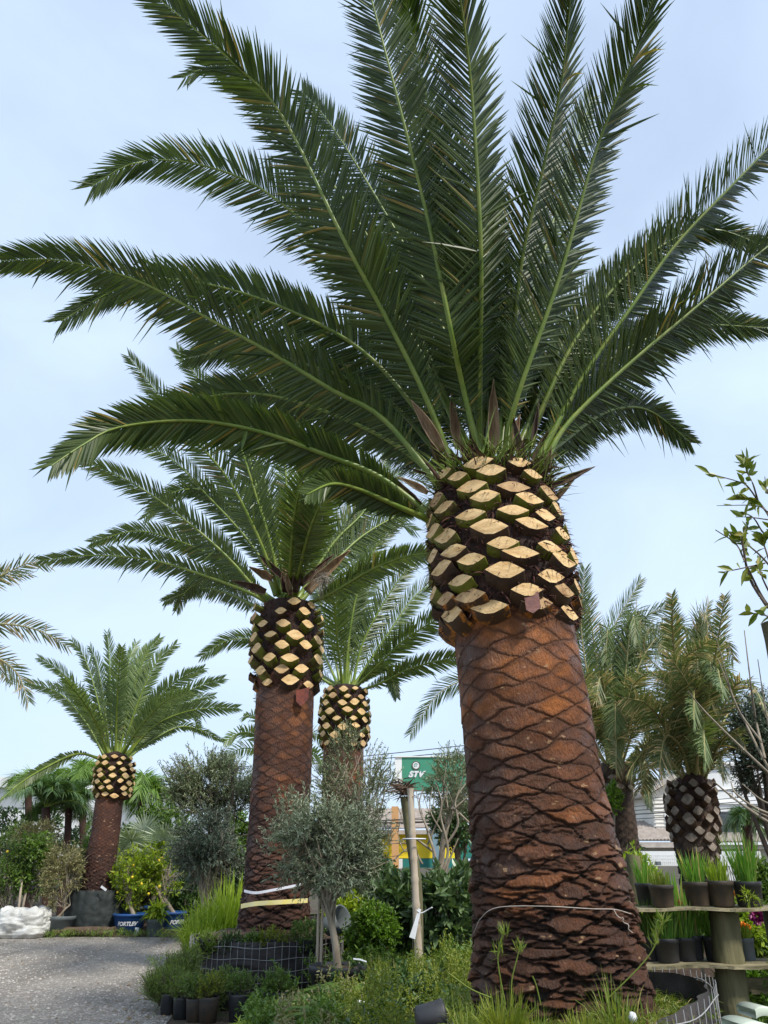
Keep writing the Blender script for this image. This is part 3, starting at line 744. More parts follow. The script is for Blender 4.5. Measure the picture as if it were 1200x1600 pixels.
# ---- middle palm in the wire basket
G_ = 'large feather palms behind the big one'
mid_fr = [
    ([(425, 945), (386, 925), (321, 900), (240, 876), (148, 868), (61, 876)], -1, {'L': 4.2, 'll': .8}),
    ([(428, 940), (353, 880), (278, 845), (212, 830), (142, 848)], 1, {'L': 4.0, 'll': .8}),
    ([(430, 950), (407, 930), (353, 868), (277, 803), (202, 752), (120, 716)], -1, {'L': 4.3}),
    ([(432, 930), (397, 857), (321, 771), (267, 717), (205, 688)], 1, {'L': 4.5}),
    ([(436, 930), (429, 905), (397, 825), (353, 744), (290, 670), (200, 556)], -1, {'L': 5.0}),
    ([(440, 940), (424, 857), (402, 782), (370, 684), (330, 620), (275, 545)], -1, {'L': 5.0}),
    ([(444, 935), (437, 900), (410, 800), (385, 690), (372, 600)], -1, {'L': 4.7}),
    ([(450, 930), (450, 850), (448, 771), (443, 690), (438, 610)], 1, {'L': 4.3, 'm': 'frond_pale'}),
    ([(460, 935), (483, 868), (505, 787), (515, 720), (520, 670)], -1, {'L': 4.3}),
    ([(466, 935), (500, 880), (537, 820), (581, 771), (630, 735)], 1, {'L': 4.4, 'm': 'frond_far'}),
    ([(470, 940), (521, 880), (570, 835), (635, 800), (690, 790)], 1, {'L': 4.2, 'm': 'frond_far'}),
    ([(476, 945), (516, 928), (581, 890), (640, 868), (690, 865)], -1, {'L': 3.6, 'll': .8}),
    ([(428, 960), (395, 945), (353, 926), (310, 920), (256, 940)], 1, {'L': 3.2, 'll': .75}),
    ([(430, 950), (380, 905), (330, 900), (290, 925), (275, 955)], 1, {'L': 3.4, 'll': .75}),
    ([(440, 930), (400, 830), (330, 770), (270, 770), (225, 810)], 1, {'L': 4.1, 'll': .8}),
    ([(455, 930), (470, 830), (480, 750), (470, 680)], 1, {'L': 4.2, 'm': 'frond_pale'}),
    ([(462, 940), (520, 850), (575, 790), (610, 700)], 1, {'L': 4.4}),
    ([(446, 930), (430, 820), (405, 730), (350, 650), (330, 590)], 1, {'L': 4.8}),
    ([(458, 935), (475, 860), (495, 800), (540, 720)], -1, {'L': 4.0}),
    ([(452, 935), (455, 860), (465, 780), (490, 700)], -1, {'L': 4.0}),
]
def mid_extras(root, rs):
    Y = 13.0
    for pa, pb, wd, k in [((480, 925), (545, 855), 0.12, 'spathe'), ((470, 915), (520, 862), 0.08, 'spathe_dark'), ((425, 905), (388, 885), 0.09, 'spathe'),
                          ((440, 900), (405, 868), 0.08, 'spathe_dark'), ((448, 925), (452, 838), 0.14, 'spathe_dark'), ((462, 925), (465, 850), 0.10, 'spathe_dark'), ((415, 925), (360, 905), 0.08, 'spathe_dark'), ((455, 930), (445, 890), 0.06, 'spathe')]:
        spathe(root, P(pa[0], pa[1], Y - 0.4), P(pb[0], pb[1], Y - 0.5), wd, M[k])
    mb = MB(); k = 260; c = P(505, 905, 12.45)
    d = rs.normal(0, 1, (k, 3)); d[:, 2] += 0.4
    mb.strips(c + rs.normal(0, 0.05, (k, 3)), d, rs.normal(0, 1, (k, 3)), rs.uniform(0.15, 0.34, k), 0.007, BLADE, 0.8, 0, 0)
    mb.build('dry_fruit_stalks', simple('dry_grey_stalk', (0.22, 0.19, 0.15), (0.3, 0.27, 0.22), 0.8, 9, 0), root)
    mb = MB(); c0 = P(472, 1085, 12.52)
    mb.add([c0 + [-0.1, 0, 0.06], c0 + [0.12, 0, 0.12], c0 + [0.09, -0.03, -0.1], c0 + [0.0, -0.05, -0.2], c0 + [-0.09, -0.03, -0.12]], [[0, 4, 3, 2, 1]])
    o = mb.build('torn_scale', simple('red_torn_scale', (0.22, 0.045, 0.02), (0.11, 0.025, 0.015), 0.5, 15, 0.3), root)
    o.modifiers.new('thickness', 'SOLIDIFY').thickness = 0.01
palm('tall palm standing in the round wire basket, white and yellow tape around its foot', G_, 13.0,
     [(1470, 427, 120), (1440, 428, 112), (1380, 432, 100), (1300, 435, 94), (1200, 441, 91), (1100, 445, 90), (1050, 447, 88)],
     [(1082, 448, 96), (1060, 448, 110), (1030, 448, 116), (1000, 448, 115), (970, 450, 108), (945, 451, 92)],
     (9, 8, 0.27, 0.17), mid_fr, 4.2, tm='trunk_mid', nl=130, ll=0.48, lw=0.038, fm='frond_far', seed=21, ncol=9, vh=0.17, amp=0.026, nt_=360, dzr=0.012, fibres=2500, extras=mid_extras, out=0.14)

third_fr = [
    ([(525, 1075), (480, 1045), (420, 1005), (360, 1000), (314, 1026)], -1, {'L': 4.0, 'll': .8}),
    ([(550, 1075), (565, 1010), (592, 955), (624, 905), (660, 860)], -1, {'L': 4.3}),
    ([(552, 1078), (590, 1040), (635, 998), (689, 965), (740, 945)], -1, {'L': 4.2}),
    ([(556, 1082), (600, 1065), (640, 1045), (700, 1030), (760, 1030)], -1, {'L': 4.0, 'll': .75}),
    ([(540, 1070), (545, 1000), (560, 920), (590, 850), (640, 790)], -1, {'L': 5.0}),
    ([(535, 1070), (525, 980), (520, 900), (525, 830)], -1, {'L': 4.8}),
    ([(532, 1070), (515, 990), (495, 920), (480, 860)], 1, {'L': 4.8}),
    ([(528, 1070), (500, 1010), (470, 960), (440, 930)], 1, {'L': 4.2}),
    ([(545, 1070), (560, 990), (580, 910), (612, 870)], 1, {'L': 4.8}),
    ([(543, 1070), (550, 960), (570, 870), (615, 820), (650, 830)], 1, {'L': 5.2, 'm': 'frond_pale'}),
    ([(550, 1075), (600, 1000), (650, 930), (700, 900)], 1, {'L': 4.6}),
    ([(552, 1078), (580, 1050), (605, 1045), (620, 1090)], -1, {'L': 2.0, 'll': .5}),
    ([(538, 1070), (540, 980), (548, 900), (565, 830)], 1, {'L': 4.6}),
    ([(530, 1072), (495, 1050), (460, 1030), (420, 1040)], 1, {'L': 3.6}),
]
palm('shorter palm half hidden behind the tape-marked one, a single yellow band at its foot', G_, 19.0,
     [(1470, 535, 84), (1400, 535, 70), (1300, 535, 66), (1200, 536, 64), (1150, 537, 62)],
     [(1168, 538, 70), (1150, 538, 80), (1120, 538, 82), (1095, 539, 78), (1075, 540, 64)],
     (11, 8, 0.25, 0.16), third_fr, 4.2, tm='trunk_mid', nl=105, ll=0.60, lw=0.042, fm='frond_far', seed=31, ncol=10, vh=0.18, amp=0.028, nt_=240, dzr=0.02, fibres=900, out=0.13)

def F5(tip, base=(180, 1180), k=0.35, up=0.3):
    bx, by = base; tx, ty = tip
    return [(bx, by), (bx + (tx - bx) * 0.28, by + (ty - by) * 0.45), (bx + (tx - bx) * 0.62, by + (ty - by) * 0.82), (tx, ty)]
left_fr = [(F5((60, 1028), (168, 1180)), -1), (F5((112, 1000), (170, 1180)), 1), (F5((167, 988), (176, 1178)), -1), (F5((213, 1003), (182, 1178)), 1),
           (F5((250, 996), (186, 1180)), -1), (F5((276, 1006), (190, 1180)), 1), (F5((318, 1044), (192, 1180)), -1), (F5((350, 1060), (195, 1182)), 1),
           ([(165, 1185), (135, 1130), (95, 1085), (42, 1066)], -1), ([(165, 1183), (140, 1120), (110, 1078), (80, 1072)], 1),
           ([(197, 1183), (240, 1135), (300, 1110), (372, 1106)], -1), ([(197, 1185), (235, 1150), (290, 1100), (335, 1087)], 1),
           ([(197, 1187), (240, 1155), (290, 1135), (350, 1158)], 1, {'ll': .6}), ([(197, 1187), (245, 1140), (300, 1115), (312, 1140)], 1, {'ll': .6}),
           (F5((140, 1010), (172, 1180)), 1), (F5((230, 1010), (184, 1180)), 1), (F5((190, 1010), (180, 1180)), -1), (F5((295, 1080), (190, 1180)), -1),
           ([(158, 1186), (120, 1178), (70, 1200), (30, 1225), (-8, 1258)], -1, {'L': 3.8, 'll': .55, 'm': 'frond_far'}),
           ([(170, 1182), (150, 1130), (125, 1090), (100, 1060)], -1)]
palm('lone pale green palm across the drive, trunk foot wrapped in dark shade cloth', G_, 21.0,
     [(1392, 152, 50), (1340, 158, 46), (1300, 165, 43), (1250, 171, 42), (1230, 174, 42)],
     [(1247, 176, 50), (1235, 177, 60), (1215, 178, 64), (1195, 180, 60), (1180, 181, 48)],
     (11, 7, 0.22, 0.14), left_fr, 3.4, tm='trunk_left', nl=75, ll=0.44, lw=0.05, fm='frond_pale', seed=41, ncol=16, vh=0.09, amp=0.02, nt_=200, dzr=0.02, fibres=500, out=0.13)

# palm just outside the left edge
off_fr = [([(-170, 1000), (-80, 930), (0, 900), (45, 880), (78, 884)], -1), ([(-170, 1005), (-90, 945), (-20, 905), (50, 898)], 1),
          ([(-170, 1010), (-70, 985), (0, 975), (60, 985), (108, 1012)], -1), ([(-170, 1015), (-80, 1005), (-20, 1020), (25, 1050), (45, 1098)], -1),
          ([(-175, 1000), (-190, 880), (-170, 780)], 1), ([(-180, 1005), (-260, 930), (-330, 930)], -1), ([(-165, 1012), (-60, 1010), (-10, 1035), (20, 1070)], 1)]
palm('browning palm at the left edge, only its frond tips reaching into view', G_, 14.0,
     [(1420, -190, 70), (1300, -180, 66), (1100, -172, 64)], [(1110, -172, 72), (1060, -171, 80), (1015, -170, 64)],
     (8, 4, 0.26, 0.12), off_fr, 3.4, tm='trunk_mid', nl=60, ll=0.42, lw=0.035, fm='frond_dry', rm='rachis_dry', seed=51, nt_=100, dzr=0.04, fibres=100, jit=0.2)

# distant palm between the trunks
farp = [([(432, 1180), (420, 1140), (400, 1118), (380, 1120)], -1), ([(428, 1182), (400, 1150), (375, 1145), (350, 1160)], -1), ([(428, 1185), (395, 1170), (370, 1172), (352, 1188)], 1),
        ([(438, 1180), (440, 1130), (450, 1100)], -1), ([(445, 1182), (480, 1150), (500, 1150), (512, 1175)], 1), ([(445, 1184), (470, 1175), (495, 1180), (505, 1200)], -1), ([(434, 1180), (415, 1120), (398, 1090)], 1)]
palm('small far palm peeking out on both sides of the tape-marked trunk', G_, 30.0,
     [(1385, 436, 30), (1300, 436, 28), (1200, 436, 28)], [(1205, 436, 32), (1190, 436, 34), (1180, 437, 26)],
     (7, 3, 0.3, 0.14), farp, 3.0, nl=34, ll=0.55, lw=0.07, fm='frond_pale', seed=61, nt_=60, dzr=0.06, fibres=60)

# two shaggy, browning palms at the right
dl = {'jit': 0.35}
def D(**k): d_ = dict(jit=0.22, droop=0.22); d_.update(k); return d_
deadL = [([(955, 1195), (925, 1090), (908, 980), (914, 888)], -1, D(jit=.12, droop=.1, m='frond_far')),
         ([(958, 1195), (930, 1100), (950, 1000), (1002, 905)], -1, D(jit=.12, droop=.1, m='frond_far', L=4.6)),
         ([(962, 1195), (950, 1080), (985, 985), (1052, 940)], 1, D(m='frond_far', jit=.15)),
         ([(966, 1195), (985, 1080), (1015, 1010), (1060, 975), (1088, 1010)], -1, D(m='frond_far', jit=.15)),
         ([(960, 1195), (960, 1100), (990, 1010), (1020, 975)], 1, D()),
         ([(950, 1200), (900, 1130), (850, 1090), (760, 1060), (690, 1080), (640, 1148)], 1, D(L=5.2, m='frond_far', jit=.12, droop=.12, ll=.85)),
         ([(970, 1200), (1000, 1120), (1040, 1100), (1070, 1150)], -1, D()), ([(965, 1200), (985, 1130), (1000, 1090), (1010, 1130)], -1, D()),
         ([(950, 1200), (925, 1150), (915, 1100), (905, 1060)], -1, D()), ([(948, 1202), (920, 1180), (905, 1150), (890, 1130)], 1, D()),
         ([(968, 1200), (1000, 1180), (1010, 1210), (1015, 1262)], -1, D(L=2.4, ll=.5, m='frond_far')), ([(972, 1198), (1010, 1160), (1040, 1170), (1060, 1200)], 1, D(ll=.7)),
         ([(950, 1205), (930, 1190), (925, 1220), (928, 1260)], 1, D(L=2.0, ll=.6)), ([(962, 1195), (970, 1110), (1000, 1060), (1040, 1050)], -1, D())]
rsx = np.random.RandomState(17)
def shag(bx, by, n, spread, drop):
    out = []
    for i in range(n):
        tx = bx + rsx.uniform(-spread, spread); ty = by - rsx.uniform(-0.1, 1.0) * drop
        mx_ = bx + (tx - bx) * 0.4; my_ = min(ty, by) - rsx.uniform(0.1, 0.45) * drop
        out.append(([(bx + rsx.uniform(-12, 12), by), (mx_, (by + my_) / 2 - 10), (bx + (tx - bx) * 0.75, my_), (tx, ty)], rsx.choice([-1, 1]), D(L=3.3, ll=.85, m='frond_dry' if rsx.rand() < .65 else 'frond_pale')))
    return out
deadL = deadL + shag(962, 1195, 14, 75, 210)
palm('slender shaggy palm with browning fronds just right of the giant trunk', G_, 16.5,
     [(1400, 985, 44), (1320, 977, 42), (1260, 969, 42), (1190, 962, 46)], [(1235, 967, 46), (1215, 965, 56), (1195, 962, 44)],
     (7, 3, 0.2, 0.13), deadL, 4.0, tm='trunk_dead', nl=120, ll=0.54, lw=0.030, fm='frond_dry', r0=0.02, rm='rachis_dry', seed=71, cut='cut_grey', sidem='stub_brown', nt_=120, dzr=0.03, fibres=600, rough=2)
deadR = [([(1078, 1222), (1062, 1110), (1052, 1000), (1050, 928)], -1, D(jit=.15, droop=.1, L=3.9, ll=.7)),
         ([(1090, 1222), (1105, 1100), (1120, 1010), (1133, 930)], -1, D(jit=.15, droop=.1, L=3.9, ll=.7)),
         ([(1086, 1222), (1085, 1100), (1092, 1000), (1108, 940)], 1, D(jit=.15, droop=.15, ll=.8)),
         ([(1082, 1222), (1050, 1110), (1060, 1040), (1110, 1000)], -1, D(L=3.6)),
         ([(1096, 1222), (1120, 1130), (1150, 1070), (1178, 1075), (1195, 1110)], -1, D(L=3.0, ll=.7)),
         ([(1098, 1224), (1125, 1140), (1150, 1100), (1180, 1090)], 1, D(m='frond_far', ll=.7, jit=.15)),
         ([(1098, 1226), (1120, 1170), (1145, 1145), (1165, 1165)], -1, D(L=2.2, ll=.6)),
         ([(1074, 1224), (1040, 1140), (1010, 1100), (975, 1090)], -1, D(L=3.2)), ([(1074, 1226), (1040, 1180), (1010, 1170), (985, 1200)], -1, D(L=2.7)),
         ([(1072, 1228), (1040, 1195), (1015, 1200), (1000, 1240)], 1, D(L=2.6)), ([(1078, 1222), (1060, 1150), (1030, 1120), (1000, 1140)], 1, D(L=3.0)),
         ([(1085, 1220), (1080, 1150), (1060, 1090), (1030, 1060)], -1, D(L=3.4)), ([(1090, 1222), (1100, 1160), (1110, 1110), (1100, 1060)], 1, D()),
         ([(1080, 1222), (1065, 1170), (1040, 1150), (1030, 1200)], -1, D(L=2.6)), ([(1092, 1224), (1110, 1190), (1125, 1180), (1130, 1215)], -1, D(L=1.8, ll=.6)),
         ([(1085, 1222), (1075, 1130), (1045, 1060), (1000, 1020)], 1, D(L=3.8)), ([(1088, 1222), (1090, 1140), (1080, 1080), (1050, 1030)], -1, D(L=3.4))]
deadR = deadR + shag(1085, 1222, 12, 70, 210)
palm('stout pineapple-headed palm with grey leaf stubs in front of the cream house', G_, 12.5,
     [(1410, 1092, 52), (1360, 1090, 56), (1310, 1086, 66), (1250, 1080, 60)], [(1345, 1096, 50), (1310, 1087, 72), (1280, 1082, 82), (1250, 1079, 80), (1215, 1080, 58)],
     (8, 9, 0.17, 0.15), deadR, 3.3, tm='trunk_dead', nl=120, ll=0.46, lw=0.027, fm='frond_dry', r0=0.02, rm='rachis_dry', seed=81, cut='cut_grey', sidem='stub_brown', nt_=160, dzr=0.02, fibres=900, rough=2, out=0.12)

# ------------------------------------------------------------------ planting tools
def crown_leaves(mb, c, R, ntw, per, ll, lw, tl, seed, up=0.3, prof=LANCE, lump=0.55, mi=0, shell=0.5, twig=None, droop=0.05, fold=0.2, spread=0.9, clumps=0):
    """twigs set through an uneven crown, each carrying leaves"""
    rs = np.random.RandomState(seed); c = np.asarray(c, float); R = np.asarray(R, float)
    out = []; tot = 0
    if clumps:
        cc = nrm(rs.normal(0, 1, (clumps, 3))) * rs.uniform(0.35, 0.85, (clumps, 1)); cr = rs.uniform(0.22, 0.42, clumps)
    while tot < ntw:
        n = ntw * 2
        d = nrm(rs.normal(0, 1, (n, 3))); r = rs.rand(n) ** (1 / 3 * (1 - shell * 0.6))
        q = d * r[:, None]
        if clumps:
            i = rs.randint(0, clumps, n); q = cc[i] + d * r[:, None] * cr[i][:, None]
        rim = 0.78 + 0.5 * (vn(d[:, 0] * 2.2 + 7, d[:, 1] * 2.2, d[:, 2] * 2.2, seed) - 0.3)
        dens = vn(q[:, 0] * 3.2 + 3, q[:, 1] * 3.2, q[:, 2] * 3.2, seed + 1)
        ok = (np.linalg.norm(q, axis=1) < rim) & (dens > lump * rs.rand(n))
        out.append(q[ok]); tot += ok.sum()
    q = np.concatenate(out)[:ntw]
    Pb = c + q * R
    D = nrm(q * np.array([1, 1, 0.7]) + rs.normal(0, 0.45, (ntw, 3)) + np.array([0, 0, up]))
    TL = tl * rs.uniform(0.6, 1.3, ntw)
    if twig is not None:
        mb.strips(Pb, D, rs.normal(0, 1, (ntw, 3)), TL, 0.010 * max(1, tl / 0.2), [(0, 1), (1, 0.3)], 0, 0, twig)
    s = np.linspace(0.08, 1, per)
    B = (Pb[:, None] + D[:, None] * (TL[:, None] * s)[:, :, None]).reshape(-1, 3)
    n = len(B)
    LD = nrm(np.repeat(D, per, 0) * 0.75 + rs.normal(0, spread * 0.62, (n, 3)))
    mb.strips(B, LD, rs.normal(0, 0.6, (n, 3)) + np.array([0, 0, 1.0]), ll * rs.uniform(0.65, 1.2, n), lw * rs.uniform(0.8, 1.15, n), prof, droop, fold, mi)

def limbs(mb, base, top, c, R, r0, nb, seed, mi=0, fork=0.55, wob=0.04):
    rs = np.random.RandomState(seed); base = np.asarray(base, float); top = np.asarray(top, float); c = np.asarray(c, float); R = np.asarray(R, float)
    L = np.linalg.norm(top - base)
    pts = [base + (top - base) * t + rs.normal(0, wob * L * 0.5, 3) * np.array([1, 1, 0]) * (0 < t) for t in (0, 0.33, 0.66, 1)]
    path = catmull(pts, 14)
    mb.tube(path, np.linspace(r0 * 1.25, r0 * 0.75, 14), 9, mi)
    for i in range(nb):
        st = path[int(14 * (fork + (1 - fork) * rs.rand())) - 1] if i > 1 else path[-1]
        d = nrm(rs.normal(0, 1, 3) + np.array([0, 0, 0.6])); e = c + d * R * rs.uniform(0.5, 0.85)
        m_ = (st + e) / 2 + rs.normal(0, 0.10, 3) * R
        bp = catmull([st, m_, e], 9)
        mb.tube(bp, np.linspace(r0 * 0.5, r0 * 0.08, 9), 5, mi)
        for j in range(2):
            k = rs.randint(3, 8); e2 = bp[k] + rs.normal(0, 0.35, 3) * R + np.array([0, 0, 0.2]) * R
            mb.tube(catmull([bp[k], (bp[k] + e2) / 2 + rs.normal(0, 0.05, 3) * R, e2], 6), np.linspace(r0 * 0.2, r0 * 0.05, 6), 4, mi)

def potmesh(c, r, h, m, root, seg=28, name='pot', lip=True, rim=0.03):
    mb = MB(); k = 0.80
    pr = [(0.001, 0), (r * k, 0), (r * k + 0.004, 0.004), (r * 0.955, h * 0.80), (r * 1.0, h * 0.81), (r * 1.01, h * 0.985), (r * 0.995, h), (r * 0.955, h * 0.995), (r * 0.93, h * 0.86), (r * 0.001, h * 0.86)] if lip else \
         [(0.001, 0), (r * k, 0), (r * 0.97, h * 0.9), (r, h), (r * 0.95, h), (r * 0.92, h * 0.88), (0.001, h * 0.88)]
    mb.lathe(c, pr, seg, 0, True, 0.02, 3)
    o = mb.build(name, m, root)
    mb = MB(); th = np.arange(24) / 24 * 2 * np.pi
    rr = np.array([0.001, 0.5, 0.92])[:, None] * r; zz = c[2] + h * 0.9 + (vn(np.cos(th) * 4, np.sin(th) * 4, rr * 20, 3) - 0.5) * 0.02
    mb.grid(np.stack([c[0] + rr * np.cos(th), c[1] + rr * np.sin(th), zz + 0 * rr], -1), 0, True, True)
    mb.build('soil', M['soil'], root)
    return o
def blades(mb, c, n, h, spread, wd, seed, droop=0.3, base=0.05, mi=0, prof=BLADE, fold=0.15):
    rs = np.random.RandomState(seed); c = np.asarray(c, float)
    a = rs.rand(n) * 6.283; rr = base * np.sqrt(rs.rand(n))
    B = c + np.stack([np.cos(a) * rr, np.sin(a) * rr, 0 * a], -1)
    a2 = a + rs.normal(0, 0.6, n)
    tl = spread * rs.rand(n) ** 0.8
    Dv = np.stack([np.cos(a2) * tl, np.sin(a2) * tl, np.ones(n)], -1)
    pr = [(0, 0.8), (0.25, 1.0), (0.5, 0.95), (0.75, 0.7), (1, 0.08)]
    mb.strips(B, Dv, np.stack([-np.sin(a2) * 0.3, np.cos(a2) * 0.3, 0 * a2], -1) + rs.normal(0, 0.4, (n, 3)) - np.stack([np.cos(a2), np.sin(a2), 0 * a2], -1),
              h * rs.uniform(0.55, 1.1, n), wd * rs.uniform(0.7, 1.2, n), pr, droop * (0.3 + tl), fold, mi)

def tree(name, label, cat, base, c, R, leafm, ntw, per, ll, lw, tl, seed, group=None, trunkr=0.05, bark='bark', nb=9, up=0.3, prof=LANCE, lump=0.55, pot=None, potm='pot', shell=0.5,
         trunks=1, fruit=0, clumps=0, droop=0.05, crownbase=None, fr_r=0.035, extra=None):
    base = np.array(base, float); c = np.array(c, float); R = np.array(R, float)
    root = thing(name, label, cat, base, group)
    z0 = base.copy()
    if pot:
        potmesh(base, pot[0], pot[1], M[potm], root, rim=0.02); z0[2] += pot[1] * 0.85
    mb = MB(); rs = np.random.RandomState(seed)
    for i in range(trunks):
        b_ = z0 + (rs.normal(0, 0.05, 3) * np.array([1, 1, 0]) if trunks > 1 else 0)
        top = np.array([c[0], c[1], c[2] - R[2] * (0.45 if crownbase is None else crownbase)]) + (rs.normal(0, 0.25, 3) * R * np.array([1, 1, 0]) if trunks > 1 else 0)
        limbs(mb, b_, top, c, R, trunkr * (1 if trunks == 1 else 0.7), nb, seed + i)
    mb.build('trunk', M[bark], root)
    mb = MB(); crown_leaves(mb, c, R, ntw, per, ll, lw, tl, seed, up, prof, lump, 0, shell, 1, droop, clumps=clumps)
    if extra: extra(mb)
    mb.build('crown', [M[leafm], M['bark_dk']], root)
    if fruit:
        mf = MB()
        for i in range(fruit):
            d = nrm(rs.normal(0, 1, 3)); d[1] = -abs(d[1]); p_ = c + d * R * rs.uniform(0.7, 1.0)
            mf.lathe(p_ - [0, 0, fr_r], [(0.001, 0), (fr_r * 0.7, fr_r * 0.3), (fr_r, fr_r), (fr_r * 0.7, fr_r * 1.7), (0.001, fr_r * 2)], 10)
        mf.build('fruit', M['lemon'], root)
    return root
def pxell(cx, cy, rx, ry, Y, ryd=None):
    c = P(cx, cy, Y); k = MPP(cy, Y)
    return c, np.array([rx * k, (ryd or rx) * k, ry * k])

# ---- olives
c, R = pxell(512, 1328, 92, 66, 11.0, 80)
def sprout(mb):
    rs = np.random.RandomState(4)
    for tx, ty in ((425, 1320), (455, 1268), (590, 1275), (480, 1262), (560, 1270), (600, 1310), (440, 1275)):
        crown_leaves(mb, P(tx, ty, 11.0), [0.10, 0.2, 0.18], 22, 9, 0.055, 0.014, 0.2, tx, 1.0, lump=0.2, twig=1)
root = tree('olive_tree', 'bushy silver olive tree in the black tub beside the wire basket', 'olive tree', (XZ(527, 11.0, 0.1), 11.0, 0), c, R, 'olive', 1900, 15, 0.055, 0.015, 0.24, 101,
     'olive trees', trunkr=0.042, bark='bark', nb=16, pot=(0.36, 0.42), lump=0.6, crownbase=0.72, extra=sprout, clumps=26)
c, R = pxell(555, 1225, 72, 90, 14.5)
tree('olive_tree', 'sparse tall olive whose open twigs overlap the single-banded palm', 'olive tree', (XZ(575, 14.5), 14.5, 0), c, R, 'olive_lt', 520, 12, 0.06, 0.017, 0.3, 102,
     'olive trees', trunkr=0.05, bark='bark', nb=22, lump=0.95, clumps=14, up=0.8)
c, R = pxell(328, 1322, 66, 56, 18.5)
tree('olive_tree', 'round dark olive standard with two bare stems rising from lime green straps', 'olive tree', (XZ(325, 18.5), 18.5, 0), c, R, 'olive_dk', 1500, 12, 0.075, 0.022, 0.30, 103,
     'olive trees', trunkr=0.06, bark='bark', nb=12, lump=0.8, trunks=2, crownbase=0.8, clumps=20)
c, R = pxell(335, 1232, 82, 62, 23)
tree('olive_tree', 'large grey-green olive crown rising behind the round dark one', 'olive tree', (XZ(335, 23), 23, 0), c, R, 'olive_lt', 1700, 12, 0.09, 0.024, 0.42, 104,
     'olive trees', trunkr=0.12, bark='bark_dk', nb=14, lump=0.9, up=0.8, clumps=22)
c, R = pxell(712, 1222, 44, 42, 21)
tree('olive_tree', 'pruned olive with pale bare limbs in front of the green sign', 'olive tree', (XZ(672, 21), 21, 0), c, R, 'olive_lt', 520, 12, 0.09, 0.022, 0.36, 105,
     'olive trees', trunkr=0.08, bark='bark', nb=10, lump=0.5)
c, R = pxell(712, 1290, 34, 34, 24)
tree('olive_tree', 'dark leafy tree tucked between the pruned olive and the giant trunk', 'tree', (XZ(722, 24), 24, 0), c, R, 'dark', 500, 8, 0.12, 0.06, 0.3, 106,
     None, trunkr=0.10, bark='bark_dk', nb=8, prof=LEAF)
c, R = pxell(1196, 1165, 60, 88, 13.5)
tree('olive_tree', 'dense grey-green tree cut off by the right edge, above the house gate', 'tree', (XZ(1225, 13.5), 13.5, 0), c, R, 'olive_dk', 1700, 13, 0.06, 0.02, 0.24, 107,
     'olive trees', trunkr=0.10, bark='bark_dk', nb=12, lump=0.5, clumps=24)

# bare pruned branches
def barebranches(name, label, cat, base, specs, Y, m, r0, leafm=None, seed=0, leafn=0, group=None, ls=0.05):
    rs = np.random.RandomState(seed)
    root = thing(name, label, cat, base, group)
    mb = MB(); ml = MB(); nleaf = 0
    for sp in specs:
        pts = [P(a, b, Y + rs.uniform(-0.15, 0.15)) for a, b in sp[0]]
        path = catmull(pts, 16); k = sp[1] * r0
        mb.tube(path, np.linspace(k, k * 0.35, 16), 6)
        if leafm and sp[2]:
            n = sp[2]; i = rs.randint(6, 16, n)
            d = rs.normal(0, 0.5, (n, 3)) + nrm(path[-1] - path[-4]) * 0.8
            ml.strips(path[i], d, rs.normal(0, 1, (n, 3)), ls * rs.uniform(0.6, 1.25, n), ls * 0.36, LEAF, 0.15, 0.2, 0); nleaf += n
    mb.build('branches', m, root)
    if nleaf: ml.build('foliage', M[leafm], root)
    return root
sp = [([(684, 1400), (680, 1340), (665, 1290)], 1.6, 0), ([(684, 1380), (700, 1330), (688, 1270), (700, 1235)], 1.3, 0), ([(690, 1330), (715, 1290), (712, 1250), (735, 1215)], 1.0, 0),
      ([(676, 1330), (640, 1300), (622, 1262)], 0.9, 0), ([(670, 1300), (655, 1260), (662, 1230)], 0.8, 0), ([(694, 1310), (708, 1262), (690, 1215)], 0.7, 0), ([(668, 1320), (690, 1262), (682, 1225)], 0.7, 0),
      ([(690, 1300), (672, 1265), (676, 1230)], 0.6, 0), ([(712, 1262), (735, 1240), (742, 1225)], 0.7, 0), ([(650, 1310), (632, 1330), (618, 1290)], 0.6, 0), ([(660, 1350), (640, 1320), (606, 1318)], 0.8, 0),
      ([(706, 1262), (722, 1275), (740, 1292)], 1.3, 0), ([(600, 1400), (612, 1350), (640, 1322)], 0.9, 0), ([(608, 1350), (590, 1325), (582, 1300)], 0.6, 0), ([(686, 1400), (700, 1350), (716, 1310)], 1.2, 0)]
barebranches('bare_shrub', 'leafless pruned shrub of pale forking branches behind the leaning pole', 'shrub', (XZ(684, 17), 17, 0), sp + [([(684, 1465), (684, 1400)], 1.9, 0)] + [([(a, b), (a + dx * .5, b - 22), (a + dx, b - 48)], .35, 0) for a, b, dx in [(665, 1290, -12), (688, 1270, 10), (712, 1250, 14), (640, 1300, -14), (655, 1262, -8), (676, 1262, 6), (700, 1262, -6), (708, 1262, 16), (735, 1240, 4), (622, 1300, 8), (612, 1320, -10), (672, 1275, -14), (690, 1240, 8)]], 17.0, M['bark'], 0.030, seed=2)

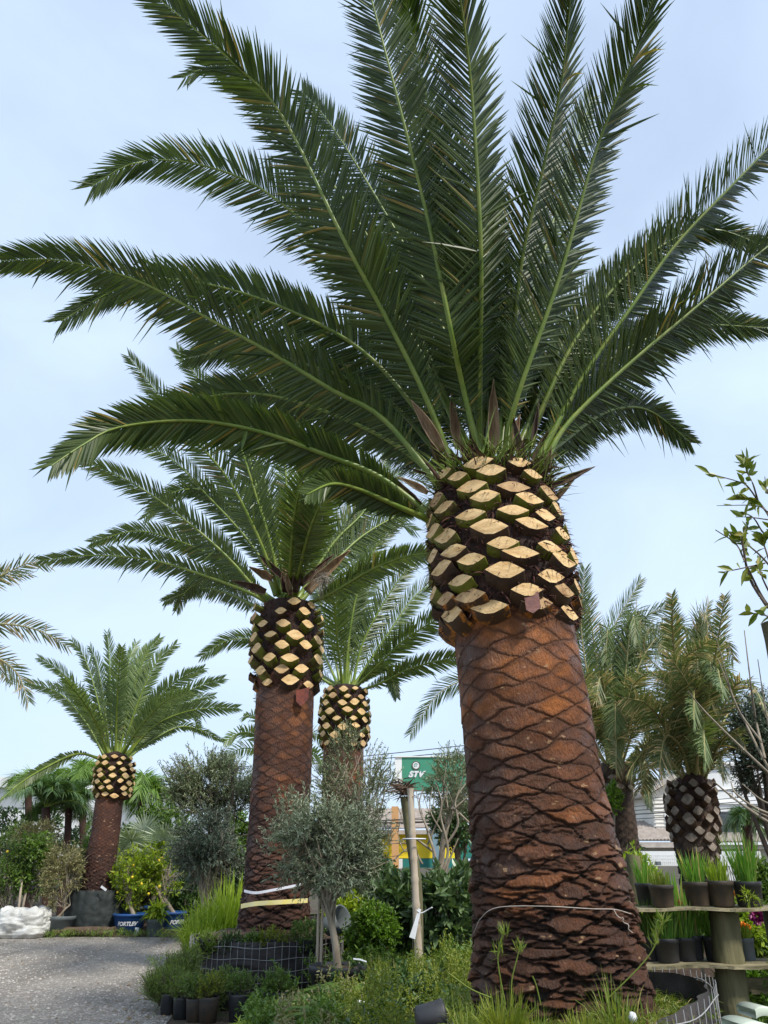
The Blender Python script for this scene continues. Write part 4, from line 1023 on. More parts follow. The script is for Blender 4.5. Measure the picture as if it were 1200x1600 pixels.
# leafy twigs at the right edge with the sawn post under them
rs = np.random.RandomState(8)
sp = [([(1240, 985), (1196, 940), (1165, 880), (1150, 850), (1118, 828)], 1.0, 6), ([(1200, 950), (1172, 905), (1162, 860), (1160, 838), (1168, 822)], 1.1, 26), ([(1215, 900), (1190, 870), (1160, 845), (1140, 832)], .8, 10),
      ([(1230, 860), (1195, 835), (1178, 810), (1160, 800)], .9, 4), ([(1230, 840), (1190, 790), (1168, 760), (1152, 752), (1108, 740)], .9, 9), ([(1185, 785), (1176, 755), (1166, 735), (1166, 718)], .7, 26),
      ([(1200, 800), (1180, 790), (1120, 790)], .6, 3), ([(1230, 790), (1200, 770), (1195, 745)], .8, 10), ([(1205, 885), (1195, 855), (1190, 838)], .8, 22), ([(1195, 880), (1150, 890), (1133, 893)], .6, 5),
      ([(1215, 830), (1185, 785), (1150, 775)], .7, 16), ([(1220, 960), (1190, 900), (1185, 870)], .8, 14), ([(1230, 870), (1210, 850), (1206, 820)], .8, 14), ([(1200, 812), (1170, 808), (1150, 808)], .5, 3),
      ([(1225, 985), (1197, 962), (1170, 958)], .8, 9)]
barebranches('leafy_branches', 'open twigs with yellow-green scalloped leaves reaching in at the right edge against the sky', 'tree', (XZ(1250, 6.0), 6.0, 0),
             sp + [([(1262, 1600), (1258, 1300), (1248, 1100), (1240, 985)], 2.2, 0)], 6.0, M['bark_dk'], 0.012, 'twigleaf', 5, ls=0.13)
sp = [([(1230, 1250), (1195, 1190), (1165, 1130), (1152, 1105), (1122, 1030)], 1.0, 0), ([(1195, 1185), (1180, 1120), (1172, 1060), (1163, 985)], .9, 0), ([(1190, 1160), (1150, 1100), (1120, 1000)], .7, 0),
      ([(1215, 1200), (1198, 1120), (1184, 1030)], .7, 0), ([(1230, 1235), (1150, 1160), (1100, 1110), (1075, 1080)], .9, 0), ([(1225, 1300), (1190, 1278), (1150, 1250), (1116, 1222)], 1.2, 0),
      ([(1225, 1280), (1180, 1262), (1150, 1240), (1142, 1222)], .9, 0), ([(1220, 1262), (1190, 1250), (1160, 1225)], .8, 0), ([(1230, 1290), (1170, 1262), (1140, 1245)], .7, 0)]
barebranches('bare_shrub', 'bare brown stems sweeping in from the right edge below the leafy twigs', 'shrub', (XZ(1265, 8.0), 8.0, 0), sp + [([(1262, 1540), (1250, 1380), (1230, 1250)], 1.8, 0)], 8.0, M['bark'], 0.016, seed=4)
def post(name, label, cat, p0, p1, r, m, group=None, seg=20, cap=True):
    root = thing(name, label, cat, p0, group)
    mb = MB(); p0 = np.array(p0, float); p1 = np.array(p1, float)
    n = 24; path = p0 + (p1 - p0) * np.linspace(0, 1, n)[:, None]
    rs = np.random.RandomState(int(abs(p0[0]) * 100)); path[1:-1] += rs.normal(0, r * 0.04, (n - 2, 3)) * [1, 1, 0]
    mb.tube(path, r * (1 + 0.05 * rs.normal(0, 1, n)), seg)
    mb.build('shaft', m, root)
    return root
post('sawn_post', 'grey sawn-off log post under the leafy twigs at the right edge', 'post', (P(1214, 974, 6.6)[0], 6.6, 0), P(1214, 974, 6.6), 0.13, M['wood_green'])

# ------------------------------------------------------------------ feather palms and fan palm on the left
def featherpalm(label, cx, cy, rx, ry, Y, nf, lm, seed, trunk_px, arch=1.0, ll=0.42, group=None, lw=0.03, trunkr=0.12, nl=34):
    rs = np.random.RandomState(seed)
    c, R = pxell(cx, cy, rx, ry, Y)
    base = np.array([XZ(trunk_px, Y), Y, 0])
    root = thing('feather_palm', label, 'palm tree', base, group)
    mb = MB(); mb.tube(catmull([base, (base + c) / 2 + [0.05, 0, 0], c], 12), np.linspace(trunkr, trunkr * 1.1, 12), 10); mb.build('trunk', M['trunk_left'], root)
    for i in range(nf):
        a = i / nf * 6.283 * 2.4 + rs.uniform(-.2, .2); el = rs.uniform(0.35, 1.3)
        d = np.array([math.cos(a) * math.cos(el), math.sin(a) * math.cos(el) * 0.9, math.sin(el)])
        n = 16; s = np.linspace(0, 1, n)
        k = (0.6 + 0.4 * math.cos(el)) * 1.15
        path = c + (d[None] * s[:, None] * np.array([1.05, 1.05, 1.75]) + np.array([0, 0, -1.0]) * (s ** 2.2)[:, None] * 0.95 * arch) * R * k * rs.uniform(0.75, 1.15)
        frond(path, root, (0, 0.2, 1), [M['rachis'], M[lm]], int(nl * 1.7), ll, lw * 0.62, seed * 50 + i, 0.02, vang=0.1, start=0.1, fold=0, droopy=0.35 * arch, jit=0.25)
    return root
G = 'feathery palms at the left'
featherpalm('dark feather palm with a bare brown neck, frontmost over the citrus shrubs', 72, 1262, 82, 62, 26, 26, 'feather_dk', 201, 68, group=G, ll=0.6, lw=0.05)
featherpalm('dark feather palm with a slanting thin stem, between the front one and the wrapped trunk', 108, 1262, 62, 55, 27, 18, 'feather_dk', 202, 92, group=G, ll=0.55, lw=0.05, trunkr=0.1)
featherpalm('bright green arching feather palm behind the neck of the wrapped palm', 128, 1232, 85, 62, 31, 26, 'feather', 203, 128, 1.1, group=G, ll=0.75, lw=0.05)
featherpalm('light green feather palm highest at the far left, against the white hall', 44, 1232, 50, 46, 32, 10, 'feather', 204, 42, 1.2, group=G, ll=0.7, lw=0.045)
featherpalm('feather palm arching right of the wrapped palm toward the olives', 222, 1250, 66, 72, 30, 22, 'feather', 205, 215, 1.3, group=G, ll=0.7, lw=0.05)
featherpalm('far feather palm left of the cream house porch behind the grey twigs', 1166, 1290, 34, 40, 24, 16, 'feather_dk', 206, 1178, 1.1, ll=0.5, lw=0.04)

def fanpalm():
    Y = 23.0; c = P(228, 1372, Y); base = np.array([XZ(228, Y), Y, 0])
    root = thing('fan_palm', 'silver fan palm with stiff round leaves between the wrapped palm and the olives', 'palm tree', base)
    mb = MB(); mb.tube([base, c], [0.16, 0.14], 10); mb.build('trunk', M['trunk_dead'], root)
    rs = np.random.RandomState(9)
    for i, (tx, ty, s, dy) in enumerate([(205, 1300, 30, -1.0), (255, 1300, 30, -0.6), (225, 1285, 30, 0.3), (190, 1322, 26, -0.3), (235, 1325, 26, -1.3), (262, 1330, 24, 0.2), (210, 1345, 24, -1.2), (185, 1345, 22, 0.4), (270, 1345, 22, 0.5)]):
        h = P(tx, ty + 14, Y + dy); mb = MB()
        mb.tube(catmull([c, (c + h) / 2 + [0, 0, 0.05], h], 8), np.linspace(0.03, 0.018, 8), 5, 0)
        u = nrm(h - c); S = nrm(np.cross(u, np.array([0, 1.0, 0.3]))); n = 30
        a = np.linspace(-2.3, 2.3, n) + rs.normal(0, .02, n)
        D_ = u * np.cos(a)[:, None] + S * np.sin(a)[:, None] + np.array([0, -0.12, 0])
        N_ = np.cross(S, u) + rs.normal(0, .35, (n, 3))
        mb.strips(np.repeat(h[None], n, 0), D_, N_, s * 1.2 * MPP(ty, Y) * rs.uniform(0.85, 1.15, n), 0.06, [(0, 0.1), (0.45, 1), (0.75, 0.5), (1, 0.05)], 0.10, 0.45, 1)
        mb.build('fan_leaf', [M['petiole'], M['fanleaf']], root)
fanpalm()

# ------------------------------------------------------------------ left side: citrus, tubs, shrubs
def tub(label, px, Y, r, h, group, text=None, m='blue', z0=0.0, tx_px=None, clip=None):
    base = np.array([XZ(px, Y, z0), Y, z0]); root = thing('plastic_tub', label, 'plant tub', base, group)
    potmesh_tub(base, r, h, m, root)
    if text: tubtext(root, text, base, r, h)
    return root, base
def potmesh_tub(base, r, h, m, root):
    mb = MB()
    mb.lathe(base, [(0.001, 0), (r * 0.74, 0), (r * 0.80, h * 0.30), (r * 0.83, h * 0.32), (r * 0.92, h * 0.72), (r * 0.95, h * 0.74), (r * 0.96, h * 0.86), (r * 1.03, h * 0.87), (r * 1.04, h * 0.96), (r * 1.0, h), (r * 0.95, h * 0.98), (r * 0.92, h * 0.85), (0.001, h * 0.85)], 40)
    mb.build('tub_wall', M[m], root)
    mb = MB(); th = np.arange(24) / 24 * 2 * np.pi; rr = np.array([0.001, 0.9])[:, None] * r
    mb.grid(np.stack([base[0] + rr * np.cos(th), base[1] + rr * np.sin(th), base[2] + h * 0.88 + 0 * rr * np.cos(th)], -1), 0, True, True)
    mb.build('soil', M['soil'], root)
def textmesh(s, size, shear=0.0, offset=0.0, extrude=0.0):
    cu = bpy.data.curves.new('lettering', 'FONT'); cu.body = s; cu.size = size; cu.shear = shear; cu.offset = offset; cu.extrude = extrude
    cu.align_x = 'CENTER'; cu.align_y = 'CENTER'; cu.space_character = 1.0
    ob = bpy.data.objects.new('lettering', cu); sc.collection.objects.link(ob)
    dg = bpy.context.evaluated_depsgraph_get(); dg.update()
    me = bpy.data.meshes.new_from_object(ob.evaluated_get(dg)); bpy.data.objects.remove(ob)
    v = np.array([list(x.co) for x in me.vertices]); f = [list(p.vertices) for p in me.polygons]
    bpy.data.meshes.remove(me)
    return v, f
def letter(mb, v, f, mi=0):
    for k in set(len(q) for q in f):
        fk = [q for q in f if len(q) == k]
        used = np.unique(np.array(fk)); mp_ = {a: i for i, a in enumerate(used)}
        mb.add(v[used], [[mp_[a] for a in q] for q in fk], mi)
def tubtext(root, s, base, r, h, size=0.115, ang=0.0):
    v, f = textmesh(s, size, 0.25, 0.006)
    a = -math.pi / 2 + ang + v[:, 0] / (r * 0.9)
    zz = h * 0.54 + v[:, 1]; rad = r * (0.83 + 0.09 * (zz / h - 0.32) / 0.4) + 0.006
    w3 = np.stack([base[0] + np.cos(a) * rad, base[1] + np.sin(a) * rad, base[2] + zz], -1)
    mb = MB(); letter(mb, w3, f); mb.build('lettering', M['white'], root)
GT = 'plant tubs along the far side of the drive'
YL = 20.3
# lemon tree in front tub
def citrus_tub(label, px, Y, r, h, text, ccx, ccy, rx, ry, seed, m='blue', fruit=5, z0=0.0, leafm='citrus', ang=0.0):
    base = np.array([XZ(px, Y, z0), Y, z0])
    root = thing('citrus_in_tub', label, 'potted tree', base, GT)
    potmesh_tub(base, r, h, m, root)
    if text: tubtext(root, text, base, r, h, ang=ang)
    c, R = pxell(ccx, ccy, rx, ry, Y + 0.1)
    mb = MB(); limbs(mb, base + [0.08, 0, h * 0.85], [c[0], c[1], c[2] - R[2] * 0.5], c, R, 0.045, 9, seed); mb.build('trunk', M['bark'], root)
    mb = MB(); crown_leaves(mb, c, R, 190, 7, 0.11, 0.05, 0.25, seed, 0.4, LEAF, 0.9, 0, 0.5, 1, clumps=14); mb.build('crown', [M[leafm], M['bark_dk']], root)
    rs = np.random.RandomState(seed); mf = MB(); fr_r = 0.034
    for i in range(fruit):
        d = nrm(rs.normal(0, 1, 3)); d[1] = -abs(d[1]); p_ = c + d * R * rs.uniform(0.6, 1.0)
        mf.lathe(p_ - [0, 0, fr_r], [(0.001, 0), (fr_r * 0.7, fr_r * 0.3), (fr_r, fr_r), (fr_r * 0.7, fr_r * 1.7), (0.001, fr_r * 2)], 10)
    mf.build('fruit', M['lemon'], root)
    return root
r_ = citrus_tub('thin citrus tree in the front blue tub lettered FORTLEV', 200, 20.6, 0.39, 0.46, 'FORTLEV', 200, 1378, 28, 46, 301, ang=0.10)
mb = MB(); mb.box((XZ(214, 20.25, 0.1), 20.23, 0.10), (0.09, 0.01, 0.16)); mb.build('price_tag', M['white'], r_)
citrus_tub('fuller citrus tree in a second blue tub, white letter F at its right', 264, 20.9, 0.36, 0.48, 'FORTLEV', 256, 1368, 34, 50, 302, ang=0.95)
citrus_tub('lemon tree in the blue tub standing farther back behind the leafy pot', 252, 22.6, 0.50, 0.52, None, 240, 1350, 34, 40, 303, z0=0.0, fruit=7)
citrus_tub('yellow-green citrus in a dark tub behind, right of the shade cloth', 215, 22.8, 0.42, 0.50, None, 212, 1385, 26, 40, 304, m='pot_grey', fruit=3)
c, R = pxell(290, 1420, 22, 40, 22.0)
tree('shrub', 'dark green shrub squeezed between the blue tubs and the lime green straps', 'shrub', (XZ(290, 22), 22, 0), c, R, 'dark', 300, 8, 0.12, 0.045, 0.22, 305, prof=LEAF, trunkr=0.03)
def leafpot(label, px, Y, r, h, ph, seed, lm='mid', m='pot_grey', group=None, n=60, ll=0.26, lw=0.06, z0=0.0, cat='potted plant', spread=1.6, droop=0.5, potname='pot', rb=0.6):
    base = np.array([XZ(px, Y, z0), Y, z0]); root = thing('potted_plant', label, cat, base, group)
    potmesh(base, r, h, M[m], root)
    mb = MB(); 
    for j in range(4):
        blades(mb, base + [0, 0, h * 0.9 + ph * 0.16 * j], n // 4, ll, spread, lw, seed + j, droop, r * rb, prof=LEAF)
    mb.build('foliage', M[lm], root)
    return root
leafpot('leafy low plant in a grey pot between the two lettered blue tubs', 240, 20.2, 0.20, 0.36, 0.5, 306, 'citrus', n=150, ll=0.36, lw=0.09)

# feathery shrubs
GS = 'potted shrubs at the far left'
def shrub(label, cx, cy, rx, ry, Y, lm, seed, pot, potm, px, n=420, ll=0.07, lw=0.022, group=GS, fruit=0, cl=12, name='potted_shrub', trunks=2, tr=0.035, tw=0.22, lump=.7):
    c, R = pxell(cx, cy, rx, ry, Y)
    return tree(name, label, 'shrub', (XZ(px, Y), Y, 0), c, R, lm, n, 9, ll, lw, tw, seed, group, trunkr=tr, nb=10, pot=pot, potm=potm, trunks=trunks, fruit=fruit, clumps=cl, prof=LEAF, crownbase=0.8, lump=lump)
shrub('airy olive-brown shrub in the grey tub beside the white sack', 100, 1362, 36, 58, 20.3, 'red', 311, (0.33, 0.42), 'pot_grey', 92, n=520)
shrub('green shrub in a low dark tub behind the white sack', 52, 1355, 36, 52, 21.3, 'mid', 312, (0.36, 0.34), 'pot', 55, n=520, ll=0.1, lw=0.045)
shrub('shrub with yellow fruit at the very left edge', 8, 1375, 34, 55, 21.0, 'mid', 313, (0.3, 0.34), 'pot', 8, n=480, fruit=3)
shrub('reddish-tipped loose shrub behind the green one, under the feather palms', 62, 1318, 44, 30, 23.5, 'red', 314, (0.3, 0.34), 'pot', 60, n=480)
shrub('bushy green shrub against the left side of the wrapped palm', 128, 1352, 26, 44, 22.6, 'mid', 315, (0.3, 0.34), 'pot', 118, n=420)
shrub('far green shrub filling the gap at the left frame edge', 14, 1320, 30, 36, 25.0, 'mid', 316, (0.3, 0.34), 'pot', 14, n=380)
for i, (px, tx, ty, lab) in enumerate([(25, 34, 1375, 'light wooden stake leaning in the shrubs left of the white sack'), (28, 40, 1395, 'thin pale stake crossing the first one behind the white sack'), (3, 20, 1338, 'long slanting stake at the left edge among yellow fruit')]):
    Y = 20.8 + i * 0.2; root = thing('plant_stake', lab, 'stake', (XZ(px, Y), Y, 0), 'plant stakes')
    mb = MB(); mb.tube([(XZ(px, Y), Y, 0), P(tx, ty, Y)], 0.03, 7); mb.build('stick', M['bamboo'], root)
# background shrubs behind tubs, hide the horizon
for i, (cx, cy, rx, ry, Y, lm, lab) in enumerate([(205, 1345, 40, 40, 26, 'dark', 'dark shrub mass behind the citrus tubs, left of the fan palm foot'), (280, 1375, 40, 40, 25, 'mid', 'green shrub behind the blue tubs, under the olives'),
        (370, 1340, 30, 60, 27, 'mid', 'tall shrub seen left of the tape-marked trunk, behind the olives'), (150, 1330, 60, 34, 33, 'feather_dk', 'broad dark hedge shrub far behind the wrapped palm'), (40, 1300, 60, 40, 34, 'dark', 'dark shrub at the foot of the white hall'),
        (510, 1330, 34, 50, 24, 'mid', 'green shrub between the two tape-marked trunks'), (590, 1412, 50, 22, 22, 'dark', 'dark shrub behind the leaning pole, below the yellow wall'),
        (945, 1330, 40, 50, 26, 'dark', 'dark shrub behind the slender shaggy palm'), (415, 1380, 60, 40, 26, 'dark', 'dark shrub behind the foot of the tape-marked palm'), (250, 1310, 50, 40, 29, 'mid', 'shrub behind the fan palm, level with its leaves')]):
    c, R = pxell(cx, cy, rx, ry, Y)
    tree('shrub', lab, 'shrub', (c[0], Y, 0), c, R, lm, 500, 8, 0.16, 0.07, 0.32, 330 + i, 'background shrubs', prof=LEAF, trunkr=0.08, bark='bark_dk')

# white sack
def sack():
    Y = 19.9; c = np.array([XZ(34, Y, 0), Y, 0.0]); root = thing('sack', 'crumpled white woven sack lying on the edge of the gravel drive', 'sack', c)
    th = np.arange(72) / 72 * 2 * np.pi; s = np.linspace(0, 1, 40)
    prof = np.interp(s, [0, .06, .2, .5, .8, .92, .97, 1], [0.0, 0.86, 1.0, 1.02, 0.95, 0.80, 0.55, 0.0])[:, None]
    zz = np.interp(s, [0, .06, .2, .5, .8, .92, .97, 1], [0, 0.0, .10, .30, .50, .60, .55, .50])[:, None]
    sq = (np.abs(np.cos(th)) ** 4 + np.abs(np.sin(th)) ** 4) ** -0.25
    nn = fbm(np.cos(th) * 3 + 5, np.sin(th) * 3, s[:, None] * 4, 5, 5) - 0.47
    ri = 1 - np.abs(fbm(np.cos(th) * 4, np.sin(th) * 4, s[:, None] * 9, 15, 4) - 0.47) * 2.4
    x = np.cos(th) * sq * prof * (1 + 0.35 * nn + 0.10 * ri) * 0.50; y = np.sin(th) * sq * prof * (1 + 0.4 * nn + 0.10 * ri) * 0.42
    z = zz * (1 + 0.30 * nn) + 0.10 * (vn(x * 8, y * 8, s[:, None] * 3, 8) - .5) * (s[:, None] > .75)
    mb = MB(); mb.grid(np.stack([c[0] + x, c[1] + y, np.maximum(z, 0.0) + 0 * x], -1), 0, True, True)
    mb.build('sack_cloth', M['sack'], root)
sack()
# root ball wrapped in shade cloth
def wrapball(label, px, Y, r, h, m, flare=1.1, z0=0.0, name='root_ball', seed=1, soiltop=True, topz=None, mname='cloth_wrap', cat='root ball', rim=0.0):
    c = np.array([XZ(px, Y, 0.2), Y, z0]); root = thing(name, label, cat, c)
    th = np.arange(140) / 140 * 2 * np.pi; s = np.linspace(0, 1, 26)[:, None]
    nn = fbm(np.cos(th) * 2.5 + 4, np.sin(th) * 2.5, s * 3.5, seed) - 0.47; ri = np.abs(fbm(np.cos(th) * 4, np.sin(th) * 4, s * 9 + np.cos(th * 2), seed + 9) - 0.47)
    rr = r * (0.93 + 0.07 * np.sin(s * 2.6)) * (1 + 0.10 * nn) - ri * 0.09 * r
    rr = rr * (1 + 0.015 * np.sin(th * 23) * s)
    mb = MB(); mb.grid(np.stack([c[0] + rr * np.cos(th), c[1] + rr * np.sin(th), z0 + s * (h + rim * np.clip(np.cos(th - 0.1), 0, 1) ** 0.7) + 0.03 * nn * (s > .9) + 0 * rr], -1), 0, True, True)
    mb.build(mname, M[m], root)
    mb = MB(); q = np.linspace(0.02, 0.96, 16)[:, None]; hh = (topz or h) 
    zz = z0 + h * 0.92 + (hh - h * 0.92) * np.clip(1 - q ** 1.5, 0, 1) + (fbm(q * 7 * np.cos(th), q * 7 * np.sin(th), 0, seed) - .47) * 0.10
    mb.grid(np.stack([c[0] + q * r * np.cos(th), c[1] + q * r * np.sin(th), zz], -1)[::-1], 0, True, True)
    mb.build('soil', M['soil'], root)
    return root, c
wrapball('root ball bagged in dark green shade cloth under the lone palm', 147, 21.0, 0.72, 0.95, 'cloth', seed=2)
root = thing('plant_tag', 'small white tag stuck on the dark shade cloth', 'tag', P(162, 1388, 20.22)); mb = MB(); mb.box(P(162, 1388, 20.22), (0.16, 0.01, 0.05), rot=Matrix.Rotation(0.55, 3, 'Y')); mb.build('tag_card', M['white'], root)
root = thing('edging_log', 'brown log lying along the drive in front of the shade cloth', 'log', (XZ(128, 20.1), 20.1, 0)); mb = MB()
mb.tube(catmull([(XZ(82, 20.1), 20.1, .10), (XZ(128, 20.15), 20.15, .11), (XZ(178, 20.1), 20.1, .10)], 14), 0.085 + 0.035 * np.random.RandomState(1).rand(14), 12); mb.build('log', M['log'], root)
# soil bank behind the log
mb = MB(); xs = np.linspace(XZ(60, 20.6), XZ(285, 20.6), 60); ysb = np.linspace(20.2, 24.5, 24)
X_, Y_ = np.meshgrid(xs, ysb, indexing='ij'); Z_ = 0.20 * sstep(20.2, 20.8, Y_) * sstep(0, 0.5, X_ - xs[0]) * sstep(0, 0.5, xs[-1] - X_) * (0.8 + 0.4 * fbm(X_ * 2, Y_ * 2, 0, 4)) - 0.01
mb.grid(np.stack([X_, Y_, Z_], -1), 0, True); setp(mb.build('soil_bank', M['soil']), None, None, None, 'structure')

# lime green strap plants
def straps(label, px, Y, h, n, lm, seed, spread=0.7, group=None, wd=0.035, droop=0.9, base=0.15, z0=0.0, name='strap_leaf_plant', cat='plant'):
    b_ = np.array([XZ(px, Y, z0), Y, z0]); root = thing(name, label, cat, b_, group)
    mb = MB(); blades(mb, b_, n, h, spread, wd, seed, droop, base); mb.build('foliage', M[lm], root); return root
GG = 'lime green strappy plants by the drive'
straps('arching lime green strap plant directly left of the round basket', 334, 14.6, 1.6, 620, 'lime', 401, 0.42, GG, 0.018, 1.0, 0.42, z0=0.1)
straps('taller strap plant drooping against the tape-marked trunk', 358, 15.0, 2.0, 560, 'lime', 402, 0.40, GG, 0.024, 1.0, 0.35, z0=0.1)
straps('yellowish strap plant nearest the blue tubs', 316, 15.6, 1.3, 420, 'yellowg', 403, 0.5, GG, 0.018, 0.9, 0.3)

# ------------------------------------------------------------------ wire basket round the middle palm, and at the big palm
def basket(label, px, Y, r, h, topz, seed, nver=70, rows=(0.18, 0.42, 0.66, 0.9), z0=0.0, m='cloth_dust', rim=0.0):
    root, c = wrapball(label, px, Y, r, h, m, z0=z0, seed=seed, topz=topz, name='basketed_root_ball', cat='root ball', rim=rim)
    mb = MB(); rs = np.random.RandomState(seed)
    for i in range(nver):
        a = i / nver * 6.283; p = [(c[0] + math.cos(a) * r * (1.03 + 0.006 * math.sin(j * 2 + i)), c[1] + math.sin(a) * r * (1.03 + 0.006 * math.sin(j * 2 + i)), z0 + (h + rim * max(math.cos(a - 0.1), 0) ** 0.7) * t) for j, t in enumerate((0.02, 0.35, 0.7, 1.03))]
        mb.tube(catmull(p, 7), 0.0035, 4)
    th = np.linspace(0, 6.2832, 90)
    for rw in rows:
        mb.tube(np.stack([c[0] + np.cos(th) * r * 1.035, c[1] + np.sin(th) * r * 1.035, z0 + (h + rim * np.clip(np.cos(th - 0.1), 0, 1) ** 0.7) * (rw + 0.02 * np.sin(th * 9 + rw * 7))], -1), 0.004, 4)
    mb.build('wire_mesh', M['wire'], root)
    return root, c
basket('round root ball in black fabric and welded wire mesh under the taped palm', 416, 13.0, 1.10, 0.58, 0.74, 5)
basket('root ball in black fabric and loose wire at the foot of the giant palm', 905, 6.15, 0.92, 0.66, 0.72, 6, nver=80, rows=(0.15, 0.35, 0.55, 0.75, 0.96), rim=0.20)
wrapball('low root ball of the single-banded palm, mostly hidden by shrubs', 535, 19.0, 0.9, 0.5, 'cloth_dust', seed=7)
# shaggy palms' earth mounds
def mound(px, Y, r, h, lab):
    c = np.array([XZ(px, Y), Y, -0.02]); root = thing('earth_mound', lab, 'earth mound', c); th = np.arange(60) / 60 * 2 * np.pi; q = np.linspace(1, 0.02, 14)[:, None]
    mb = MB(); mb.grid(np.stack([c[0] + q * r * np.cos(th), c[1] + q * r * np.sin(th), c[2] + h * (1 - q ** 2) * (0.8 + .4 * fbm(q * 3 * np.cos(th), q * 3 * np.sin(th), 0, 3))], -1), 0, True, True); mb.build('soil', M['soil'], root)
mound(1092, 12.5, 1.1, 0.75, 'earth mound at the foot of the stout pineapple-headed palm')
mound(985, 16.5, 1.0, 1.0, 'earth mound at the foot of the slender shaggy palm')
mound(436, 30, 1.2, 0.8, 'earth mound under the small far palm')

# tapes and wire round the trunks
def band(name, label, cat, Y, pts, r_out, wd, m, th=0.004, group=None, x0=None, tail=None):
    """a strap bent round the front of a stem; pts are photo points along it"""
    cx = x0; out = []
    for px, py in pts:
        # intersect the view ray with the stem's cylinder
        xc = (px - 600) / F; yc = (800 - py) / F
        d = np.array([xc, CT - yc * ST, ST + yc * CT]); ox, oy = 0 - cx, 0 - Y
        A = d[0] ** 2 + d[1] ** 2; B = 2 * (ox * d[0] + oy * d[1]); C_ = ox * ox + oy * oy - r_out ** 2
        disc = B * B - 4 * A * C_; t = (-B - math.sqrt(max(disc, 0))) / (2 * A)
        out.append(np.array([0, 0, CZ]) + d * t)
    path = catmull(out, 40)
    nrmv = path - np.array([cx, Y, 0]); nrmv[:, 2] = 0; nrmv = nrm(nrmv); path = path + nrmv * 0.004
    root = thing(name, label, cat, path[0], group)
    mb = MB()
    if wd:
        up = np.array([0, 0, wd / 2.0])
        a = np.stack([path - up, path + up, path + up + nrmv * th, path - up + nrmv * th], 1)
        mb.grid(a.transpose(1, 0, 2)[[0, 1, 2, 3, 0]], 0, False)
    else: mb.tube(path, 0.0028, 5)
    if tail is not None:
        mb.tube(catmull([path[int(len(path) * tail[0])] + np.array([0, -0.01, 0])] + [path[int(len(path) * tail[0])] + np.array(q) for q in tail[1]], 14), 0.0028, 5)
    mb.build('strap' if wd else 'wire_loop', m, root)
GB = 'bands tied round palm trunks'
xm = P(428, 1400, 13.0)[0]; rm = 0.62
band('tape_band', 'white tape tied round the foot of the basketed palm, upper of two', 'tape', 13.0, [(382, 1392), (400, 1395), (430, 1390), (470, 1382)], rm, 0.035, M['whitetape'], x0=xm)
band('tape_band', 'yellow tape tied round the foot of the basketed palm, just above the soil', 'tape', 13.0, [(377, 1416), (400, 1412), (430, 1410), (480, 1407)], rm + 0.02, 0.06, M['yellow'], x0=xm)
x3 = P(535, 1400, 19.0)[0]
band('tape_band', 'short yellow tape round the farther palm seen beside the thin olive trunk', 'tape', 19.0, [(506, 1417), (520, 1417), (548, 1412)], 0.60, 0.08, M['yellow'], x0=x3)
xb = P(861, 1400, 6.0)[0]
band('wire_tie', 'thin pale wire looped around the giant trunk with a loose curled end', 'wire', 6.0, [(741, 1458), (752, 1435), (778, 1418), (850, 1416), (925, 1420), (960, 1421), (985, 1428)], 0.595, 0, M['cord'], x0=P(862, 1420, 6.0)[0],
     tail=(0.80, [(0.01, -0.02, -0.03), (0.035, -0.02, -0.05), (0.05, -0.03, -0.045), (0.045, -0.02, -0.07), (0.08, -0.02, -0.085), (0.075, -0.02, -0.11), (0.10, -0.02, -0.13)]))

# ------------------------------------------------------------------ leaning pole beside the dead stump
pY = 10.8
pb = np.array([XZ(658, pY), pY, 0.0]); pt = P(641, 1232, pY)
root = thing('bamboo_pole', 'tall pale bamboo pole leaning left, tied with a white label', 'pole', pb)
mb = MB(); n = 60; s = np.linspace(0, 1, n); path = pb + (pt - pb) * s[:, None]
rr = np.linspace(0.052, 0.040, n) + 0.008 * (np.abs((s * 9) % 1 - 0.5) > 0.44)
mb.tube(path, rr, 14); mb.build('cane', M['bamboo'], root)
root = thing('dead_stump', 'thin dead trunk strapped behind the pale pole, its top a frayed tuft', 'dead tree', (XZ(650, 11.0), 11.0, 0))
mb = MB(); path = catmull([(XZ(652, 11.0), 11.0, 0), P(652, 1400, 11.0), P(640, 1300, 11.0), P(632, 1245, 11.0)], 20); mb.tube(path, np.linspace(0.075, 0.06, 20), 9); mb.build('trunk', M['wood_green'], root)
mb = MB(); rs = np.random.RandomState(6); k = 90; c = P(632, 1234, 10.95)
d = np.stack([rs.normal(-0.4, 1.0, k), rs.normal(0, 0.7, k), rs.normal(0.1, 0.35, k)], -1)
mb.strips(c + rs.normal(0, 0.05, (k, 3)), d, rs.normal(0, 1, (k, 3)), rs.uniform(0.08, 0.26, k), 0.02, BLADE, 0.1, 0, 0)
for i in range(12): 
    e = c + np.array([rs.uniform(-0.26, 0.2), rs.uniform(-.1, .1), rs.uniform(-0.03, 0.12)]); mb.tube([c + [0, 0, -0.05], (c + e) / 2 + [0, 0, .03], e], [0.022, 0.016, 0.006], 5)
mb.build('frayed_top', M['log'], root)
root = thing('plant_tag', 'long white paper label hanging from the pale pole', 'tag', P(650, 1445, 10.65))
mb = MB(); q = [P(657, 1420, 10.68), P(652, 1445, 10.64), P(645, 1466, 10.62)]
mb.strips([P(656, 1420, 10.68)], [q[2] - q[0]], [[0, -1, 0]], np.linalg.norm(q[2] - q[0]), 0.075, [(0, 0.5), (0.4, 0.6), (1, 1)], 0, 0)
mb.tube(catmull([P(651, 1422, 10.66), P(657, 1427, 10.68), P(668, 1422, 10.68), P(675, 1418, 10.62)], 10), 0.008, 5)
o = mb.build('label_strip', M['white'], root); o.modifiers.new('thickness', 'SOLIDIFY').thickness = 0.003
